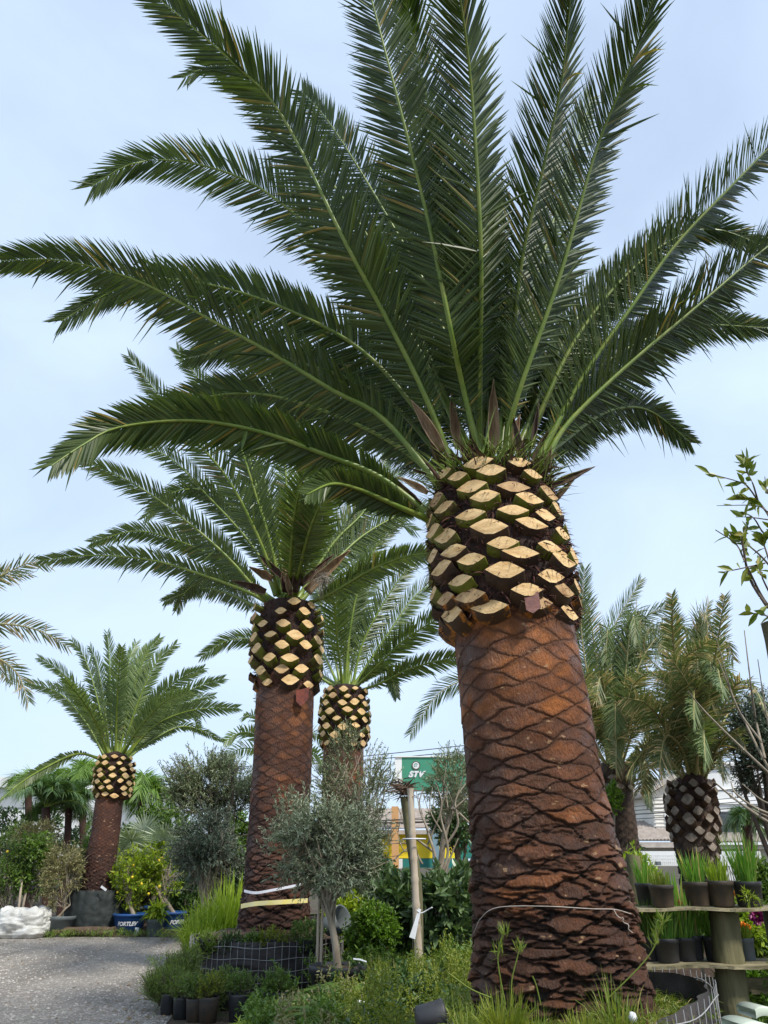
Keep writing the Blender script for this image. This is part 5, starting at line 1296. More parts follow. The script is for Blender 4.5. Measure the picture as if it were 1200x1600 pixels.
root = thing('tie', 'white string tied high around the pale pole and the dead trunk', 'string', P(648, 1311, 10.75)); mb = MB(); th = np.linspace(0, 6.2832, 20); c = P(647, 1311, 10.85)
mb.tube(np.stack([c[0] + 0.15 * np.cos(th), c[1] + 0.17 * np.sin(th), c[2] + 0 * th], -1), 0.008, 5); mb.build('string', M['whitetape'], root)

# ------------------------------------------------------------------ broad-leaved shrubs in the middle
GM = 'broad-leaved shrubs behind the leaning pole'
for i, (cx, cy, rx, ry, Y, lm, ll, lw, lab) in enumerate([
    (700, 1430, 44, 52, 12.6, 'broad', 0.20, 0.085, 'large-leaved grey-green shrub between the leaning pole and the giant trunk'),
    (622, 1432, 30, 44, 13.2, 'broad', 0.19, 0.08, 'large-leaved shrub left of the leaning pole'),
    (722, 1425, 26, 44, 14.5, 'mid', 0.16, 0.07, 'mid green shrub pressed against the giant trunk'),
    (572, 1385, 32, 42, 14.2, 'dark', 0.08, 0.035, 'dark small-leaved tree with a crooked pale stem right of the tub olive'),
    (556, 1440, 16, 32, 15.2, 'dark', 0.08, 0.035, 'dark shrub under the crooked pale stem'),
    (545, 1445, 22, 26, 13.4, 'citrus', 0.09, 0.035, 'orange-tinted low shrub behind the thin olive trunk')]):
    c, R = pxell(cx, cy, rx, ry, Y)
    tree('shrub', lab, 'shrub', (c[0] + 0.1, Y, 0), c, R, lm, 260 if ll > .1 else 600, 8, ll, lw, 0.25, 420 + i, GM, prof=LEAF, trunkr=0.035, bark='bark', crownbase=1.0 if i == 3 else 0.5, lump=0.6)
c, R = pxell(581, 1455, 33, 30, 12.0)
r_ = tree('potted_shrub', 'bright green boxwood ball in a black pot beside the crooked stem', 'shrub', (c[0], 12.0, 0), c, R, 'box', 900, 8, 0.05, 0.028, 0.14, 430, None, prof=LEAF, trunkr=0.02, lump=0.35, pot=(0.22, 0.3))
root = thing('crooked_stem', 'crooked pale bare stem in front of the dark small-leaved tree', 'young tree', (XZ(572, 13.6), 13.6, 0))
mb = MB(); mb.tube(catmull([(XZ(572, 13.6), 13.6, 0), P(570, 1470, 13.6), P(577, 1440, 13.6), P(576, 1420, 13.6), P(584, 1400, 13.6)], 16), np.linspace(0.05, 0.025, 16), 7)
mb.tube(catmull([P(573, 1455, 13.6), P(568, 1445, 13.6)], 4), 0.02, 5); mb.build('trunk', M['bark'], root)
# two support canes of the tub olive
for i, (px, tx, lab) in enumerate([(494, 500, 'left greenish cane standing beside the tub olive trunk'), (499, 507, 'right greenish cane standing beside the tub olive trunk')]):
    root = thing('support_cane', lab, 'cane', (XZ(px, 11.6), 11.6, 0), 'canes by the tub olive'); mb = MB(); mb.tube([(XZ(px, 11.6), 11.6, 0), P(tx, 1340, 11.6)], 0.018, 8); mb.build('cane', M['bamboo'], root)
# rough timber bench behind
Yb = 16.0
root = thing('timber_stand', 'dark timber plant stand with a thick post behind the boxwood ball', 'plant stand', (XZ(612, Yb), Yb, 0))
za = P(600, 1439, Yb)[2]
mb = MB(); mb.bar((XZ(588, Yb, za), Yb, za), (XZ(650, Yb, za), Yb, za), 0.25, 0.08); mb.build('plank', M['log'], root)
mb = MB(); mb.tube([(XZ(615, Yb, 0), Yb, 0), P(613, 1370, Yb)], 0.10, 10); mb.build('post', M['log'], root)
Yb = 12.8
root = thing('timber_rail', 'low dark timber rail on short legs left of the giant trunk', 'rail', (XZ(715, Yb), Yb, 0)); za = P(715, 1503, Yb)[2]
mb = MB(); mb.bar((XZ(690, Yb, za), Yb, za), (XZ(760, Yb, za), Yb, za), 0.2, 0.05); mb.build('plank', M['log'], root)
for px in (722, 731, 745):
    mb = MB(); mb.box((XZ(px, Yb, za / 2), Yb, za / 2 - 0.03), (0.035, 0.05, za - 0.06)); mb.build('leg', M['log'], root)

# ------------------------------------------------------------------ nursery pots and ground plants, low foreground
GN = 'small nursery plants in black bags along the drive'
specs = [(262, 10.3, .10, 'rosem', 1.0, 'needle-leaved seedling bag at the far left end of the front row'), (282, 10.05, .10, 'rosem', .9, 'second bag from the left in the front row, brushing the drive'),
         (303, 9.9, .105, 'mid', .8, 'dusty bag with a bushy seedling, left of the row middle'), (324, 9.85, .115, 'yellowg', .85, 'brown-stained bag with yellow-green tips in front of the basket edge'),
         (372, 9.9, .125, 'mid', .7, 'larger black bag with flat-leaved sprigs by the white marker'), (428, 9.9, .135, 'mid', .7, 'wide black bag right of the white marker'),
         (350, 10.6, .10, 'mid', .8, 'shaded seedling bag between the front row and the wire basket')]
for i, (px, Y, r, lm, sc_, lab) in enumerate(specs):
    base = np.array([XZ(px, Y), Y, 0.0]); root = thing('seedling_bag', lab, 'potted plant', base, GN); h = r * 2.1
    potmesh(base, r, h, M['pot' if i in (0, 1, 4, 5, 6) else 'pot_dirty'], root, lip=False)
    mb = MB(); crown_leaves(mb, base + [0, 0, h + 0.07 * sc_], [0.17 * sc_, 0.17 * sc_, 0.10 * sc_], 110, 12, 0.032 if lm != 'rosem' else 0.04, 0.012 if lm != 'rosem' else 0.006, 0.12, 440 + i, 1.2, LEAF, 0.5, twig=1)
    mb.build('foliage', [M[lm], M['bark_dk']], root)
root = thing('bushy_seedlings', 'clump of bright needle-leaved bushes at the gravel edge left of the basket', 'shrub', (XZ(272, 10.9), 10.9, 0))
for i, (px, py, rx, ry, Y) in enumerate([(272, 1538, 24, 26, 10.9), (288, 1530, 16, 26, 11.2), (255, 1555, 22, 16, 10.5), (315, 1566, 24, 14, 10.3)]):
    c, R = pxell(px, py, rx, ry, Y); mb = MB(); crown_leaves(mb, c, R, 420, 12, 0.05, 0.007, 0.2, 460 + i, 1.2, LEAF, 0.45, twig=1); mb.build('foliage', [M['rosem'], M['bark_dk']], root)
root = thing('plant_marker', 'white marker stake in front of the wire basket', 'marker', (XZ(400, 9.8), 9.8, 0)); mb = MB(); mb.bar((XZ(399, 9.8), 9.8, 0.0), P(406, 1567, 9.8), 0.006, 0.035); mb.build('stake', M['white'], root)
# plants on the root ball rim
GR = 'small plants on the wire basket rim'
for i, (px, py, rx, ry, lm, lab) in enumerate([(322, 1475, 20, 17, 'rosem', 'wispy plant at the left rim of the wire basket'), (362, 1478, 24, 20, 'dark', 'blue-green drooping plant on the basket rim, second from left'),
        (425, 1470, 28, 18, 'yellowg', 'bright yellow-green plant on the basket rim in front of the trunk'), (480, 1455, 34, 20, 'mid', 'widest leafy plant on the basket rim, right of the trunk'), (395, 1473, 16, 16, 'mid', 'sprig with fine leaves on the rim in front of the trunk\'s left side')]):
    Y = 12.15; c, R = pxell(px, py, rx, ry, Y); root = thing('rim_plant', lab, 'potted plant', (c[0], Y, 0.55), GR)
    potmesh(np.array([c[0], Y + 0.05, 0.45]), 0.14, 0.16, M['pot'], root, lip=False)
    mb = MB(); crown_leaves(mb, c + [0, 0, -0.03], R * 0.8, 150, 10, 0.045, 0.015, 0.10, 470 + i, 0.7, LEAF, 0.5, twig=1); mb.build('foliage', [M[lm], M['bark_dk']], root)
root = thing('fallen_pot', 'grey plastic pot lying tilted on the basket soil behind the olive trunk', 'pot', (XZ(508, 12.5, .7), 12.5, .62)); mb = MB()
th = np.arange(24) / 24 * 2 * np.pi; s_ = np.array([0, 1, .97, .05])[:, None]; rr_ = np.array([.13, .19, .17, .12])[:, None]; M3 = np.array(Matrix.Rotation(1.1, 3, 'Y') @ Matrix.Rotation(0.5, 3, 'X'))
pp = np.stack([rr_ * np.cos(th), rr_ * np.sin(th), s_ * .3 + 0 * th], -1) @ M3.T + P(512, 1448, 12.5); mb.grid(pp, 0, True, True); mb.build('pot', M['pot_grey'], root)

# ground cover carpets
def carpet(name, label, cat, poly_fn, n, h, lm, seed, ll, lw, kind='stuff', up=1.0, per=8, tl=0.12):
    rs = np.random.RandomState(seed); pts = poly_fn(rs, int(n * 1.5)); pts = pts[fbm(pts[:, 0] * 1.9 + 5, pts[:, 1] * 1.9, 0, seed + 3) > 0.40 + 0.06 * rs.rand(len(pts))][:n]; n = len(pts)
    hh = h * (0.15 + (fbm(pts[:, 0] * 2.3, pts[:, 1] * 2.3, 0, seed) / 0.5) ** 2 * 0.85)
    mb = MB(); D_ = rs.normal(0, 0.5, (n, 3)) + [0, 0, up]
    B = np.stack([pts[:, 0], pts[:, 1], hh * rs.rand(n) ** 0.4], -1)
    s = np.linspace(0.1, 1, per); BB = (B[:, None] + nrm(D_)[:, None] * (tl * s)[None, :, None]).reshape(-1, 3); m_ = len(BB)
    mb.strips(BB, np.repeat(nrm(D_), per, 0) * 0.5 + rs.normal(0, 0.6, (m_, 3)), rs.normal(0, .5, (m_, 3)) + [0, 0, 1], ll * rs.uniform(.6, 1.2, m_), lw, LEAF, 0.1, 0.2, 0)
    o = mb.build(name, M[lm]); setp(o, label, cat, None, kind); return o
def area(px0, px1, Y0, Y1):
    def f(rs, n):
        Y = Y0 + (Y1 - Y0) * rs.rand(n); px = px0 + (px1 - px0) * rs.rand(n); return np.stack([XZ(px, Y, 0.2), Y], -1)
    return f
carpet('ground_cover', 'yellow-green creeping ground cover in front of the leaning pole', 'ground cover', area(520, 740, 6.6, 10.4), 3600, 0.42, 'yellowg', 501, 0.030, 0.014)
carpet('low_plants', 'dark green low plants under the ferns', 'ground cover', area(385, 620, 7.2, 10.2), 1700, 0.24, 'mid', 502, 0.06, 0.022)
carpet('verge_weeds', 'thin weeds creeping out of the far edge of the drive', 'weeds', area(40, 300, 19.3, 20.2), 420, 0.06, 'rosem', 506, 0.05, 0.012)
carpet('weeds', 'mixed low weeds along the bed behind the basket', 'weeds', area(480, 760, 11.2, 16), 2200, 0.35, 'mid', 503, 0.07, 0.022)
carpet('drive_weeds', 'scattered weeds on the grassy verge past the gravel', 'weeds', area(235, 320, 9.6, 15.5), 260, 0.07, 'rosem', 504, 0.05, 0.01)
carpet('weeds_right', 'green weeds under the timber plant rack', 'weeds', area(1000, 1300, 6.8, 10), 1500, 0.35, 'mid', 505, 0.06, 0.02)
# tall grass tufts
GF = 'grass tufts round the giant palm'
tufts = [(790, 5.15, .38, 300, 'bright grass tuft at the left front of the giant trunk', 'yellowg', .5), (760, 5.3, .34, 160, 'thin dry-tipped tuft by the trunk\'s left corner', 'grassm', .9), (915, 5.1, .26, 330, 'low mossy bright tuft in front of the trunk\'s right half', 'yellowg', .7),
         (968, 5.2, .48, 330, 'wide dark arching tuft at the right corner of the trunk', 'grassm', 1.2), (1010, 5.35, .40, 220, 'loose tuft hanging over the wire to the right', 'grassm', 1.4), (840, 5.1, .30, 200, 'short tuft in front of the trunk middle', 'grassm', .8), (735, 5.5, .34, 180, 'fine tuft left of the trunk beside the fallen black pot', 'grassm', 1.0)]
for i, (px, Y, h, n, lab, lm, sprd) in enumerate(tufts):
    z0 = 0.66 if 780 < px < 1000 else 0.62
    b_ = np.array([XZ(px, Y, z0), Y, z0]); root = thing('grass_tuft', lab, 'grass', b_, GF); mb = MB(); blades(mb, b_, n, h, sprd, 0.006, 510 + i, 0.7, 0.09); mb.build('blades', M[lm], root)
root = thing('tall_weed', 'tall thin seeding weed stalks in front of the giant trunk\'s left side', 'weed', (XZ(790, 5.2, .6), 5.2, .62))
for a_ in [[(790, 1570), (782, 1530), (778, 1490), (788, 1450)], [(800, 1565), (800, 1530), (812, 1480), (808, 1466)], [(845, 1570), (838, 1540), (832, 1525)], [(770, 1560), (735, 1545), (700, 1520)], [(950, 1560), (1000, 1510), (1022, 1480), (1030, 1450)]]:
    mb = MB(); mb.tube(catmull([P(x, y, 5.15) for x, y in a_], 14), 0.004, 4); mb.build('stalk', M['grassm'], root)
rs = np.random.RandomState(3); 
for a_ in [(787, 1462), (778, 1490), (811, 1485), (1030, 1455), (1024, 1475), (1035, 1440)]:
    mb = MB(); mb.strips(np.repeat(P(a_[0], a_[1], 5.15)[None], 26, 0) + rs.normal(0, .012, (26, 3)), rs.normal(0, .45, (26, 3)) + [0, 0, 1], rs.normal(0, 1, (26, 3)), 0.07, 0.006, DIAM, 0, 0, 0); mb.build('seed_head', M['grassm'], root)
root = thing('grass_clump', 'tall soft grass clump at the foot of the leaning pole', 'grass', (XZ(640, 10.5), 10.5, 0)); mb = MB()
for i, (px, Y) in enumerate([(622, 10.9), (640, 10.4), (668, 10.2), (690, 10.6), (606, 11.2), (655, 9.8), (710, 10.3)]): blades(mb, (XZ(px, Y, 0), Y, 0.05), 420, 0.62, 0.55, 0.007, 540 + i, 0.5, 0.22)
mb.build('blades', M['grassm'], root)
# ferns
GE = 'ferns in the low foreground'
def fern(label, px, Y, z0, L, n, seed, lm='mid'):
    b_ = np.array([XZ(px, Y, z0), Y, z0]); root = thing('fern', label, 'fern', b_, GE); rs = np.random.RandomState(seed)
    for i in range(n):
        a = i / n * 6.283 + rs.uniform(-.3, .3); s = np.linspace(0, 1, 12)[:, None]
        path = b_ + np.array([math.cos(a), math.sin(a), 0]) * L * s + np.array([0, 0, 1]) * L * (1.0 * s - 0.85 * s ** 2)
        frond(path, root, (0, 0, 1), [M['rachis'], M[lm]], 22, L * 0.3, 0.022, seed * 9 + i, 0.004, vang=0.05, start=0.12, fold=0, droopy=0.1)
fern('broad fern at the lower left of the yellow-green ground cover', 500, 9.2, 0.12, 0.55, 12, 31)
fern('fern overlapping the front of the black tub', 540, 9.7, 0.18, 0.55, 11, 32)
fern('small fern at the bottom edge left of centre', 455, 9.1, 0.05, 0.5, 11, 33)
fern('fern with arching leaves right of the tub', 575, 9.4, 0.22, 0.45, 10, 34)
fern('pale fern at the bottom edge below the white marker', 420, 8.7, 0.02, 0.5, 10, 35, 'citrus')
# clay pots etc. lying in the bed
def lyingpot(label, px, py, Y, r, h, ry, m='pot'):
    c = P(px, py, Y); root = thing('fallen_pot', label, 'pot', c); mb = MB(); th = np.arange(28) / 28 * 2 * np.pi
    s_ = np.array([0, 0, .9, 1, 1, .9, .05])[:, None]; rr_ = np.array([.001, .8, .97, 1.0, .96, .9, .75])[:, None] * r
    M3 = np.array(Matrix.Rotation(ry, 3, 'Z') @ Matrix.Rotation(1.45, 3, 'Y')); pp = np.stack([rr_ * np.cos(th), rr_ * np.sin(th), s_ * h + 0 * th], -1) @ M3.T + c
    mb.grid(pp, 0, True, True); mb.build('pot', M[m], root)
lyingpot('black plastic pot lying on its side at the bottom edge, left of the giant trunk', 652, 1592, 5.6, 0.085, 0.17, 0.2)
leafpot('small black pot half sunk in the grass beyond the fallen one', 664, 7.8, 0.10, 0.34, 0.2, 700, 'yellowg', 'pot', None, n=60, ll=0.12, lw=0.012)
for i, (px, py, Y, lab) in enumerate([(566, 1563, 8.6, 'white plastic tag lying on the ground cover'), (578, 1590, 7.8, 'small white tag upright at the bottom edge'), (560, 1498, 10.5, 'white strip lying across the black tub rim'), (988, 1590, 5.15, 'white crumpled plastic scrap at the giant palm\'s right front')]):
    root = thing('plant_tag', lab, 'tag', P(px, py, Y), 'loose white plant tags'); mb = MB()
    if i == 3: mb.lathe(P(px, py, Y) - [0, 0, .03], [(0.001, 0), (.02, .01), (.028, .03), (.018, .055), (0.001, .06)], 12, wob=.4)
    else: mb.strips([P(px - 8, py, Y)], [[1, 0.1, -0.15 if i < 1 else (1.5 if i == 1 else 0)]], [[0, -.5, 1]], [0.16, .07, .16][i], 0.03, [(0, 1), (.5, 1), (1, .8)], 0.2, 0)
    o = mb.build('tag_card', M['white'], root); o.modifiers.new('thickness', 'SOLIDIFY').thickness = 0.003

# ------------------------------------------------------------------ plant rack at the right
RY = 7.0
zt = P(1100, 1419, RY - .2)[2]; zl = P(1100, 1508, RY - .2)[2]
root = thing('plant_rack', 'mossy timber plant rack with two plank shelves on a thick round post', 'plant rack', (XZ(1145, RY), RY, 0))
x0, x1 = XZ(965, RY, 1.2), XZ(1300, RY, 1.2)
for nm, z_ in (('shelf', zt), ('shelf', zl)):
    for dy in (-0.2, 0.0, 0.2):
        mb = MB(); rs = np.random.RandomState(int(z_ * 100 + dy * 10) + 50); n = 40
        xs = np.linspace(x0, x1, n); yw = 0.085 * (1 + 0.08 * rs.normal(0, 1, n)); zz = z_ + 0.006 * np.sin(xs * 9 + dy * 7)
        t_ = 0.016
        g_ = np.stack([np.stack([xs, RY + dy - yw, zz - t_], -1), np.stack([xs, RY + dy + yw, zz - t_], -1), np.stack([xs, RY + dy + yw, zz + t_ * .3], -1), np.stack([xs, RY + dy - yw, zz + t_ * .3], -1), np.stack([xs, RY + dy - yw, zz - t_], -1)])
        mb.grid(g_, 0, False); mb.add(g_[:4, 0], [[0, 1, 2, 3]]); mb.add(g_[:4, -1], [[3, 2, 1, 0]]); mb.build(nm, M['plank'], root)
ptp = P(1130, 1425, RY - .05); mb = MB(); n = 24; rs = np.random.RandomState(2)
b_ = np.array([XZ(1160, RY, 0), RY - .05, 0]); path = b_ + (ptp - b_) * np.linspace(0, 1, n)[:, None]
mb.tube(path, 0.115 * (1 + 0.03 * rs.normal(0, 1, n)), 22); mb.build('post', M['wood_green'], root)
mb = MB(); mb.box((XZ(1160, RY, .7), RY + .06, P(1100, 1542, RY)[2]), (0.95, 0.06, 0.11)); mb.build('cross_beam', M['plank'], root)
for px in (998, 1260):
    mb = MB(); mb.tube([(XZ(px, RY + .2, 0), RY + .26, 0), (XZ(px, RY + .2, 0), RY + .26, zt - .03)], 0.06, 12); mb.build('post', M['wood_green'], root)
def onionpot(label, px, py0, rpx, hpx, Y, bh, n, seed, lm='onion', m='pot_dirty', group='potted onion plants on the rack', wd=0.010, sprd=0.25, z=None, extra=None):
    z_ = z if z is not None else P(px, py0, Y)[2]
    k = MPP(1400, Y); base = np.array([XZ(px, Y, z_), Y, z_]); root = thing('potted_plant', label, 'potted plant', base, group)
    r = rpx * k; h = hpx * k
    potmesh(base, r, h, M[m], root)
    mb = MB(); blades(mb, base + [0, 0, h * .85], n, bh * k, sprd * 1.3, wd, seed, 0.35, r * .7); 
    mb.build('blades', M[lm], root); return root
tp = zt + 0.008
onionpot('black pot of thin onion shoots, leftmost on the top shelf', 1013, 0, 17, 31, RY + .08, 55, 60, 601, z=tp, m='pot')
r_ = onionpot('dusty pot with clipped short shoots, standing at the front of the top shelf', 1037, 0, 19, 31, RY - .16, 30, 90, 602, lm='grassm', z=tp)
onionpot('pot of upright onion leaves in front of the stout palm stem', 1092, 0, 19.5, 34, RY - .05, 62, 90, 603, z=tp)
onionpot('pot of yellowing onion leaves, right neighbour on the top shelf', 1129, 0, 21.5, 36, RY - .08, 48, 90, 604, lm='lime', z=tp)
r_ = onionpot('pot with the tallest onion leaves and a sprig drooping over its front', 1173, 0, 21.5, 35, RY - .1, 92, 140, 605, z=tp, m='pot')
mb = MB(); crown_leaves(mb, P(1170, 1400, RY - .24), [.05, .03, .05], 14, 10, 0.04, 0.008, 0.06, 5, -0.2, LEAF, 0.3); mb.build('drooping_sprig', M['lime'], r_)
tl_ = zl + 0.008
for i, (px, dy, r, h, bh, lab, m, lm) in enumerate([(1018, .02, 15, 31, 70, 'black pot of dense fine greens at the left end of the lower shelf', 'pot', 'mid'), (1045, -.08, 19, 32, 72, 'black pot of pale onion stems on the lower shelf', 'pot', 'onion'),
        (1072, -.02, 18, 32, 74, 'middle black pot of onion stems on the lower shelf', 'pot', 'onion'), (1087, .1, 14, 32, 68, 'rear black pot of onion stems on the lower shelf', 'pot', 'onion'), (1120, .05, 17, 32, 60, 'black pot with orange-based onion stems half behind the post', 'pot', 'onion'),
        (1170, .04, 12, 30, 26, 'small grey pot right of the post on the lower shelf', 'pot_grey', 'lime')]):
    onionpot(lab, px, 0, r, h, RY + dy, bh, 90, 610 + i, lm=lm, z=tl_, m=m, group='potted plants on the lower shelf', wd=0.012)
straps('green spiky plant standing behind the top shelf between the pots', 1060, 8.3, 0.55, 40, 'onion', 620, 0.25, None, 0.035, 0.05, 0.08, z0=0.95)
for i, (px, py, Y, m, r, lab) in enumerate([(1061, 1411, 6.95, 'redfl', .022, 'single red blossom lying by the front pot on the top shelf'), (1151, 1395, 7.3, 'orangefl', .028, 'small orange blossom behind the top shelf pots'), (1183, 1432, 8.0, 'purple', .06, 'purple blossoms under the top shelf at the right edge'), (1163, 1450, 7.8, 'orangefl', .05, 'orange blossoms right of the post between the shelves')]):
    root = thing('flower', lab, 'flower', P(px, py, Y)); mb = MB(); rs = np.random.RandomState(i); k = 50; d = nrm(rs.normal(0, 1, (k, 3)))
    mb.strips(P(px, py, Y) + d * r * .3, d, rs.normal(0, 1, (k, 3)), r, r * .9, LEAF, 0.1, .2, 0); mb.build('petals', M[m], root)
# rear rack with flowers and shrubs behind
root = thing('plant_rack', 'second timber rack behind, low planks loaded with leafy plants', 'plant rack', (XZ(1190, 9.2), 9.2, 0)); 
for py in (1462, 1545):
    z_ = P(1150, py, 9.0)[2]; mb = MB(); mb.box((XZ(1215, 9.2, z_), 9.2, z_), (1.6, 0.5, 0.04)); mb.build('shelf', M['plank'], root)
for px in (1172, 1260):
    mb = MB(); z_ = P(1150, 1462, 9.0)[2]; mb.tube([(XZ(px, 9.2, 0), 9.3, 0), (XZ(px, 9.2, 0), 9.3, z_ - .03)], .05, 10); mb.build('post', M['wood_green'], root)
for i, (cx, cy, rx, ry, Y, lm, lab) in enumerate([(1165, 1445, 16, 26, 8.6, 'lime', 'light green leafy plant between the shelves, right of the post'), (1190, 1450, 16, 22, 8.9, 'mid', 'leafy plant at the right edge between the shelves'), (1200, 1505, 22, 30, 8.7, 'mid', 'trailing plant below the lower shelf at the right edge'),
        (1005, 1440, 24, 40, 8.6, 'mid', 'leafy green plant in the gap beside the giant trunk under the top shelf'), (1000, 1385, 14, 40, 8.4, 'lime', 'yellow-green spiky plant just right of the giant trunk'), (1188, 1560, 20, 22, 8.0, 'box', 'bright green plant low at the right edge'), (1085, 1440, 40, 22, 8.9, 'mid', 'leafy plants behind the lower shelf pots'), (1190, 1385, 14, 30, 9.3, 'mid', 'leafy stems rising behind the rightmost top shelf pot')]):
    c, R = pxell(cx, cy, rx, ry, Y); base = np.array([c[0], Y, 0]); 
    tree('potted_shrub', lab, 'shrub', base, c, R, lm, 260, 8, 0.07, 0.025, 0.13, 640 + i, 'leafy plants round the racks', prof=LEAF, trunkr=0.012, pot=(0.1, 0.2), nb=5, lump=.4)
c, R = pxell(957, 1248, 9, 18, 14.5)
tree('climber', 'bright green climber leaves showing between the giant trunk and the slender palm', 'climber', (XZ(975, 14.5), 14.5, 0), c, R, 'box', 60, 6, 0.09, 0.05, 0.12, 655, prof=LEAF, trunkr=0.02)
post('fence_post', 'squat mossy post standing left of the top shelf pots before the cream house', 'post', (XZ(988, 8.2), 8.2, 0), P(989, 1337, 8.2), 0.07, M['wood_green'])
# pale plastic trays, bottom right
for i, (a, b, Y, lab) in enumerate([((1158, 1592), (1215, 1606), 5.0, 'pale plastic edge of a tray at the bottom right corner'), ((1178, 1570), (1215, 1578), 6.0, 'pale plastic tray rim just above the corner one')]):
    p0, p1 = P(*a, Y), P(*b, Y); root = thing('plastic_tray', lab, 'tray', p0, 'pale plastic trays'); mb = MB()
    t = np.linspace(0, 1, 20); e = p0 + (p1 - p0) * t[:, None] + np.array([0, 0, 1]) * (-0.03 * (1 - t) ** 4 + 0.015 * (1 - t) * t)[:, None]
    g_ = np.stack([e - [0, 0, .05], e + [0, -.01, -.004], e + [0, 0, .004], e + [0, .02, .002], e + [0, .3, -.012], e + [0, .3, -.06], e - [0, 0, .05]]); mb.grid(g_, 0, True); mb.build('tray', M['cream_pl'], root)
# black crates under the rack
for i, (px, Y, lab) in enumerate([(1128, 7.6, 'black nursery pot in the shade under the rack, left of the post'), (1185, 7.8, 'black nursery pot in the shade under the rack, right of the post'), (1108, 8.2, 'black nursery pot farther back under the rack')]):
    leafpot(lab, px, Y, 0.17, 0.35, 0.2, 660 + i, 'mid', 'pot', 'black pots under the rack', n=60, ll=0.18, lw=0.04)

# ------------------------------------------------------------------ buildings
def pxbox(mb, x0, x1, y0, y1, Y, dpt, mi=0):
    """box whose front face spans those photo columns and rows at distance Y"""
    a = P(x0, y0, Y); b = P(x1, y1, Y); xm_ = (x0 + x1) / 2
    xa, xb_ = P(x0, (y0 + y1) / 2, Y)[0], P(x1, (y0 + y1) / 2, Y)[0]
    mb.box(((xa + xb_) / 2, Y + dpt / 2, (a[2] + b[2]) / 2), (xb_ - xa, dpt, a[2] - b[2]), mi=mi)
def part(root, nm, m, boxes, Y, d=0.3):
    mb = MB()
    for b in boxes: pxbox(mb, *b[:4], Y + (b[4] if len(b) > 4 else 0), b[5] if len(b) > 5 else d)
    return mb.build(nm, m, root)
# cream house
HY = 38.0
root = thing('cream_house', 'two-storey cream house with pale tiled roofs and white gate behind the plant rack', 'house', (XZ(1090, HY), HY, 0))
zb = 1352
part(root, 'wall', M['wall'], [(975, 1225, 1318, 1352, 0.5, 6)], HY)
part(root, 'garden_wall', M['wallw'], [(940, 1190, 1330, 1353, -2, 0.3)], HY)
# upper left gable
g0 = P(1014, 1238, HY + 2); gp = P(1040, 1226, HY + 2); g1 = P(1110, 1250, HY + 2); gb = P(1022, 1305, HY + 2)
mb = MB()
xl, xr = P(1021, 1260, HY + 2)[0], P(1110, 1260, HY + 2)[0]; zlo, zhi = P(0, 1310, HY + 2)[2], P(0, 1240, HY + 2)[2]; zpk = P(0, 1214, HY + 2)[2]; xmid = (xl + xr) / 2
fr = np.array([[xl, HY + 2, zlo], [xr, HY + 2, zlo], [xr, HY + 2, zhi], [xmid, HY + 2, zpk], [xl, HY + 2, zhi]])
bk = fr + [0, 5, 0]; mb.add(fr, [[0, 1, 2, 3, 4]]); mb.add(bk, [[4, 3, 2, 1, 0]]); al = np.concatenate([fr, bk]); mb.add(al, [[0, 5, 6, 1], [1, 6, 7, 2], [4, 9, 5, 0]])
mb.build('gable_wall', M['wall'], root)
mb = MB()
for (xa, za_), (xb2, zb2) in (((xl - .4, zhi - .12), (xmid, zpk + .03)), ((xmid, zpk + .03), (xr + .4, zhi - .12))):
    q = np.array([[xa, HY + 1.6, za_], [xb2, HY + 1.6, zb2], [xb2, HY + 7.2, zb2], [xa, HY + 7.2, za_]]); up = q + [0, 0, .16]
    mb.add(np.concatenate([q, up]), [[0, 3, 2, 1], [4, 5, 6, 7], [0, 1, 5, 4], [1, 2, 6, 5], [2, 3, 7, 6], [3, 0, 4, 7]])
mb.build('gable_roof', M['tile'], root)
# board grooves on the upper walls
mb = MB()
for py in range(1248, 1308, 6): pxbox(mb, 1022, 1108, py, py + 1.2, HY + 1.96, 0.05)
mb.build('siding_boards', M['shade'], root)
# right tower block
part(root, 'tower_wall', M['wallw'], [(1106, 1230, 1196, 1312, 1.0, 6)], HY)
part(root, 'parapet', M['shade'], [(1103, 1168, 1189, 1196, 0.8, 6.3), (1103, 1230, 1252, 1256, 0.9, .3), (1106, 1230, 1232, 1234, .94, .2)], HY)
w_ = part(root, 'window', M['glass'], [(1118, 1156, 1268, 1300, 0.96, .1)], HY)
mb = MB()
for i in range(10): pxbox(mb, 1118 + i * 4.1, 1119 + i * 4.1, 1268, 1300, HY + 0.85, 0.05)
pxbox(mb, 1116, 1158, 1300, 1303, HY + .8, .2); pxbox(mb, 1116, 1158, 1265, 1268, HY + .8, .2)
o = mb.build('window_bars', M['shade'], w_); o.location = (0, 0, 0)
part(root, 'window', M['wallw'], [(1040, 1049, 1270, 1298, 1.93, .1)], HY)
# tiled roofs with courses
def tiles(nm, x0_, x1_, y_top, y_bot, Ya, Yb):
    a = P(x0_, y_top, Yb); b = P(x1_, y_top, Yb); c_ = P(x0_, y_bot, Ya); d_ = P(x1_, y_bot, Ya); n = 15; u = np.linspace(0, 1, 150)
    rows = []
    for i in range(n):
        t0, t1 = i / n, (i + 1) / n
        for t, dz in ((t0, 0.0), (t1, 0.09)):
            l = a + (c_ - a) * t; r2 = b + (d_ - b) * t
            p = l + (r2 - l) * u[:, None]; p[:, 2] += dz * 0.8 + 0.06 * np.abs(np.sin(u * 75)); rows.append(p)
    mb = MB(); mb.grid(np.array(rows), 0, False); l = np.array([c_, d_, d_ - [0, 0, .22], c_ - [0, 0, .22]]); mb.add(l, [[0, 1, 2, 3]]); return mb.build(nm, M['tile'], root)
tiles('porch_roof', 975, 1108, 1284, 1316, HY - 0.8, HY + 4)
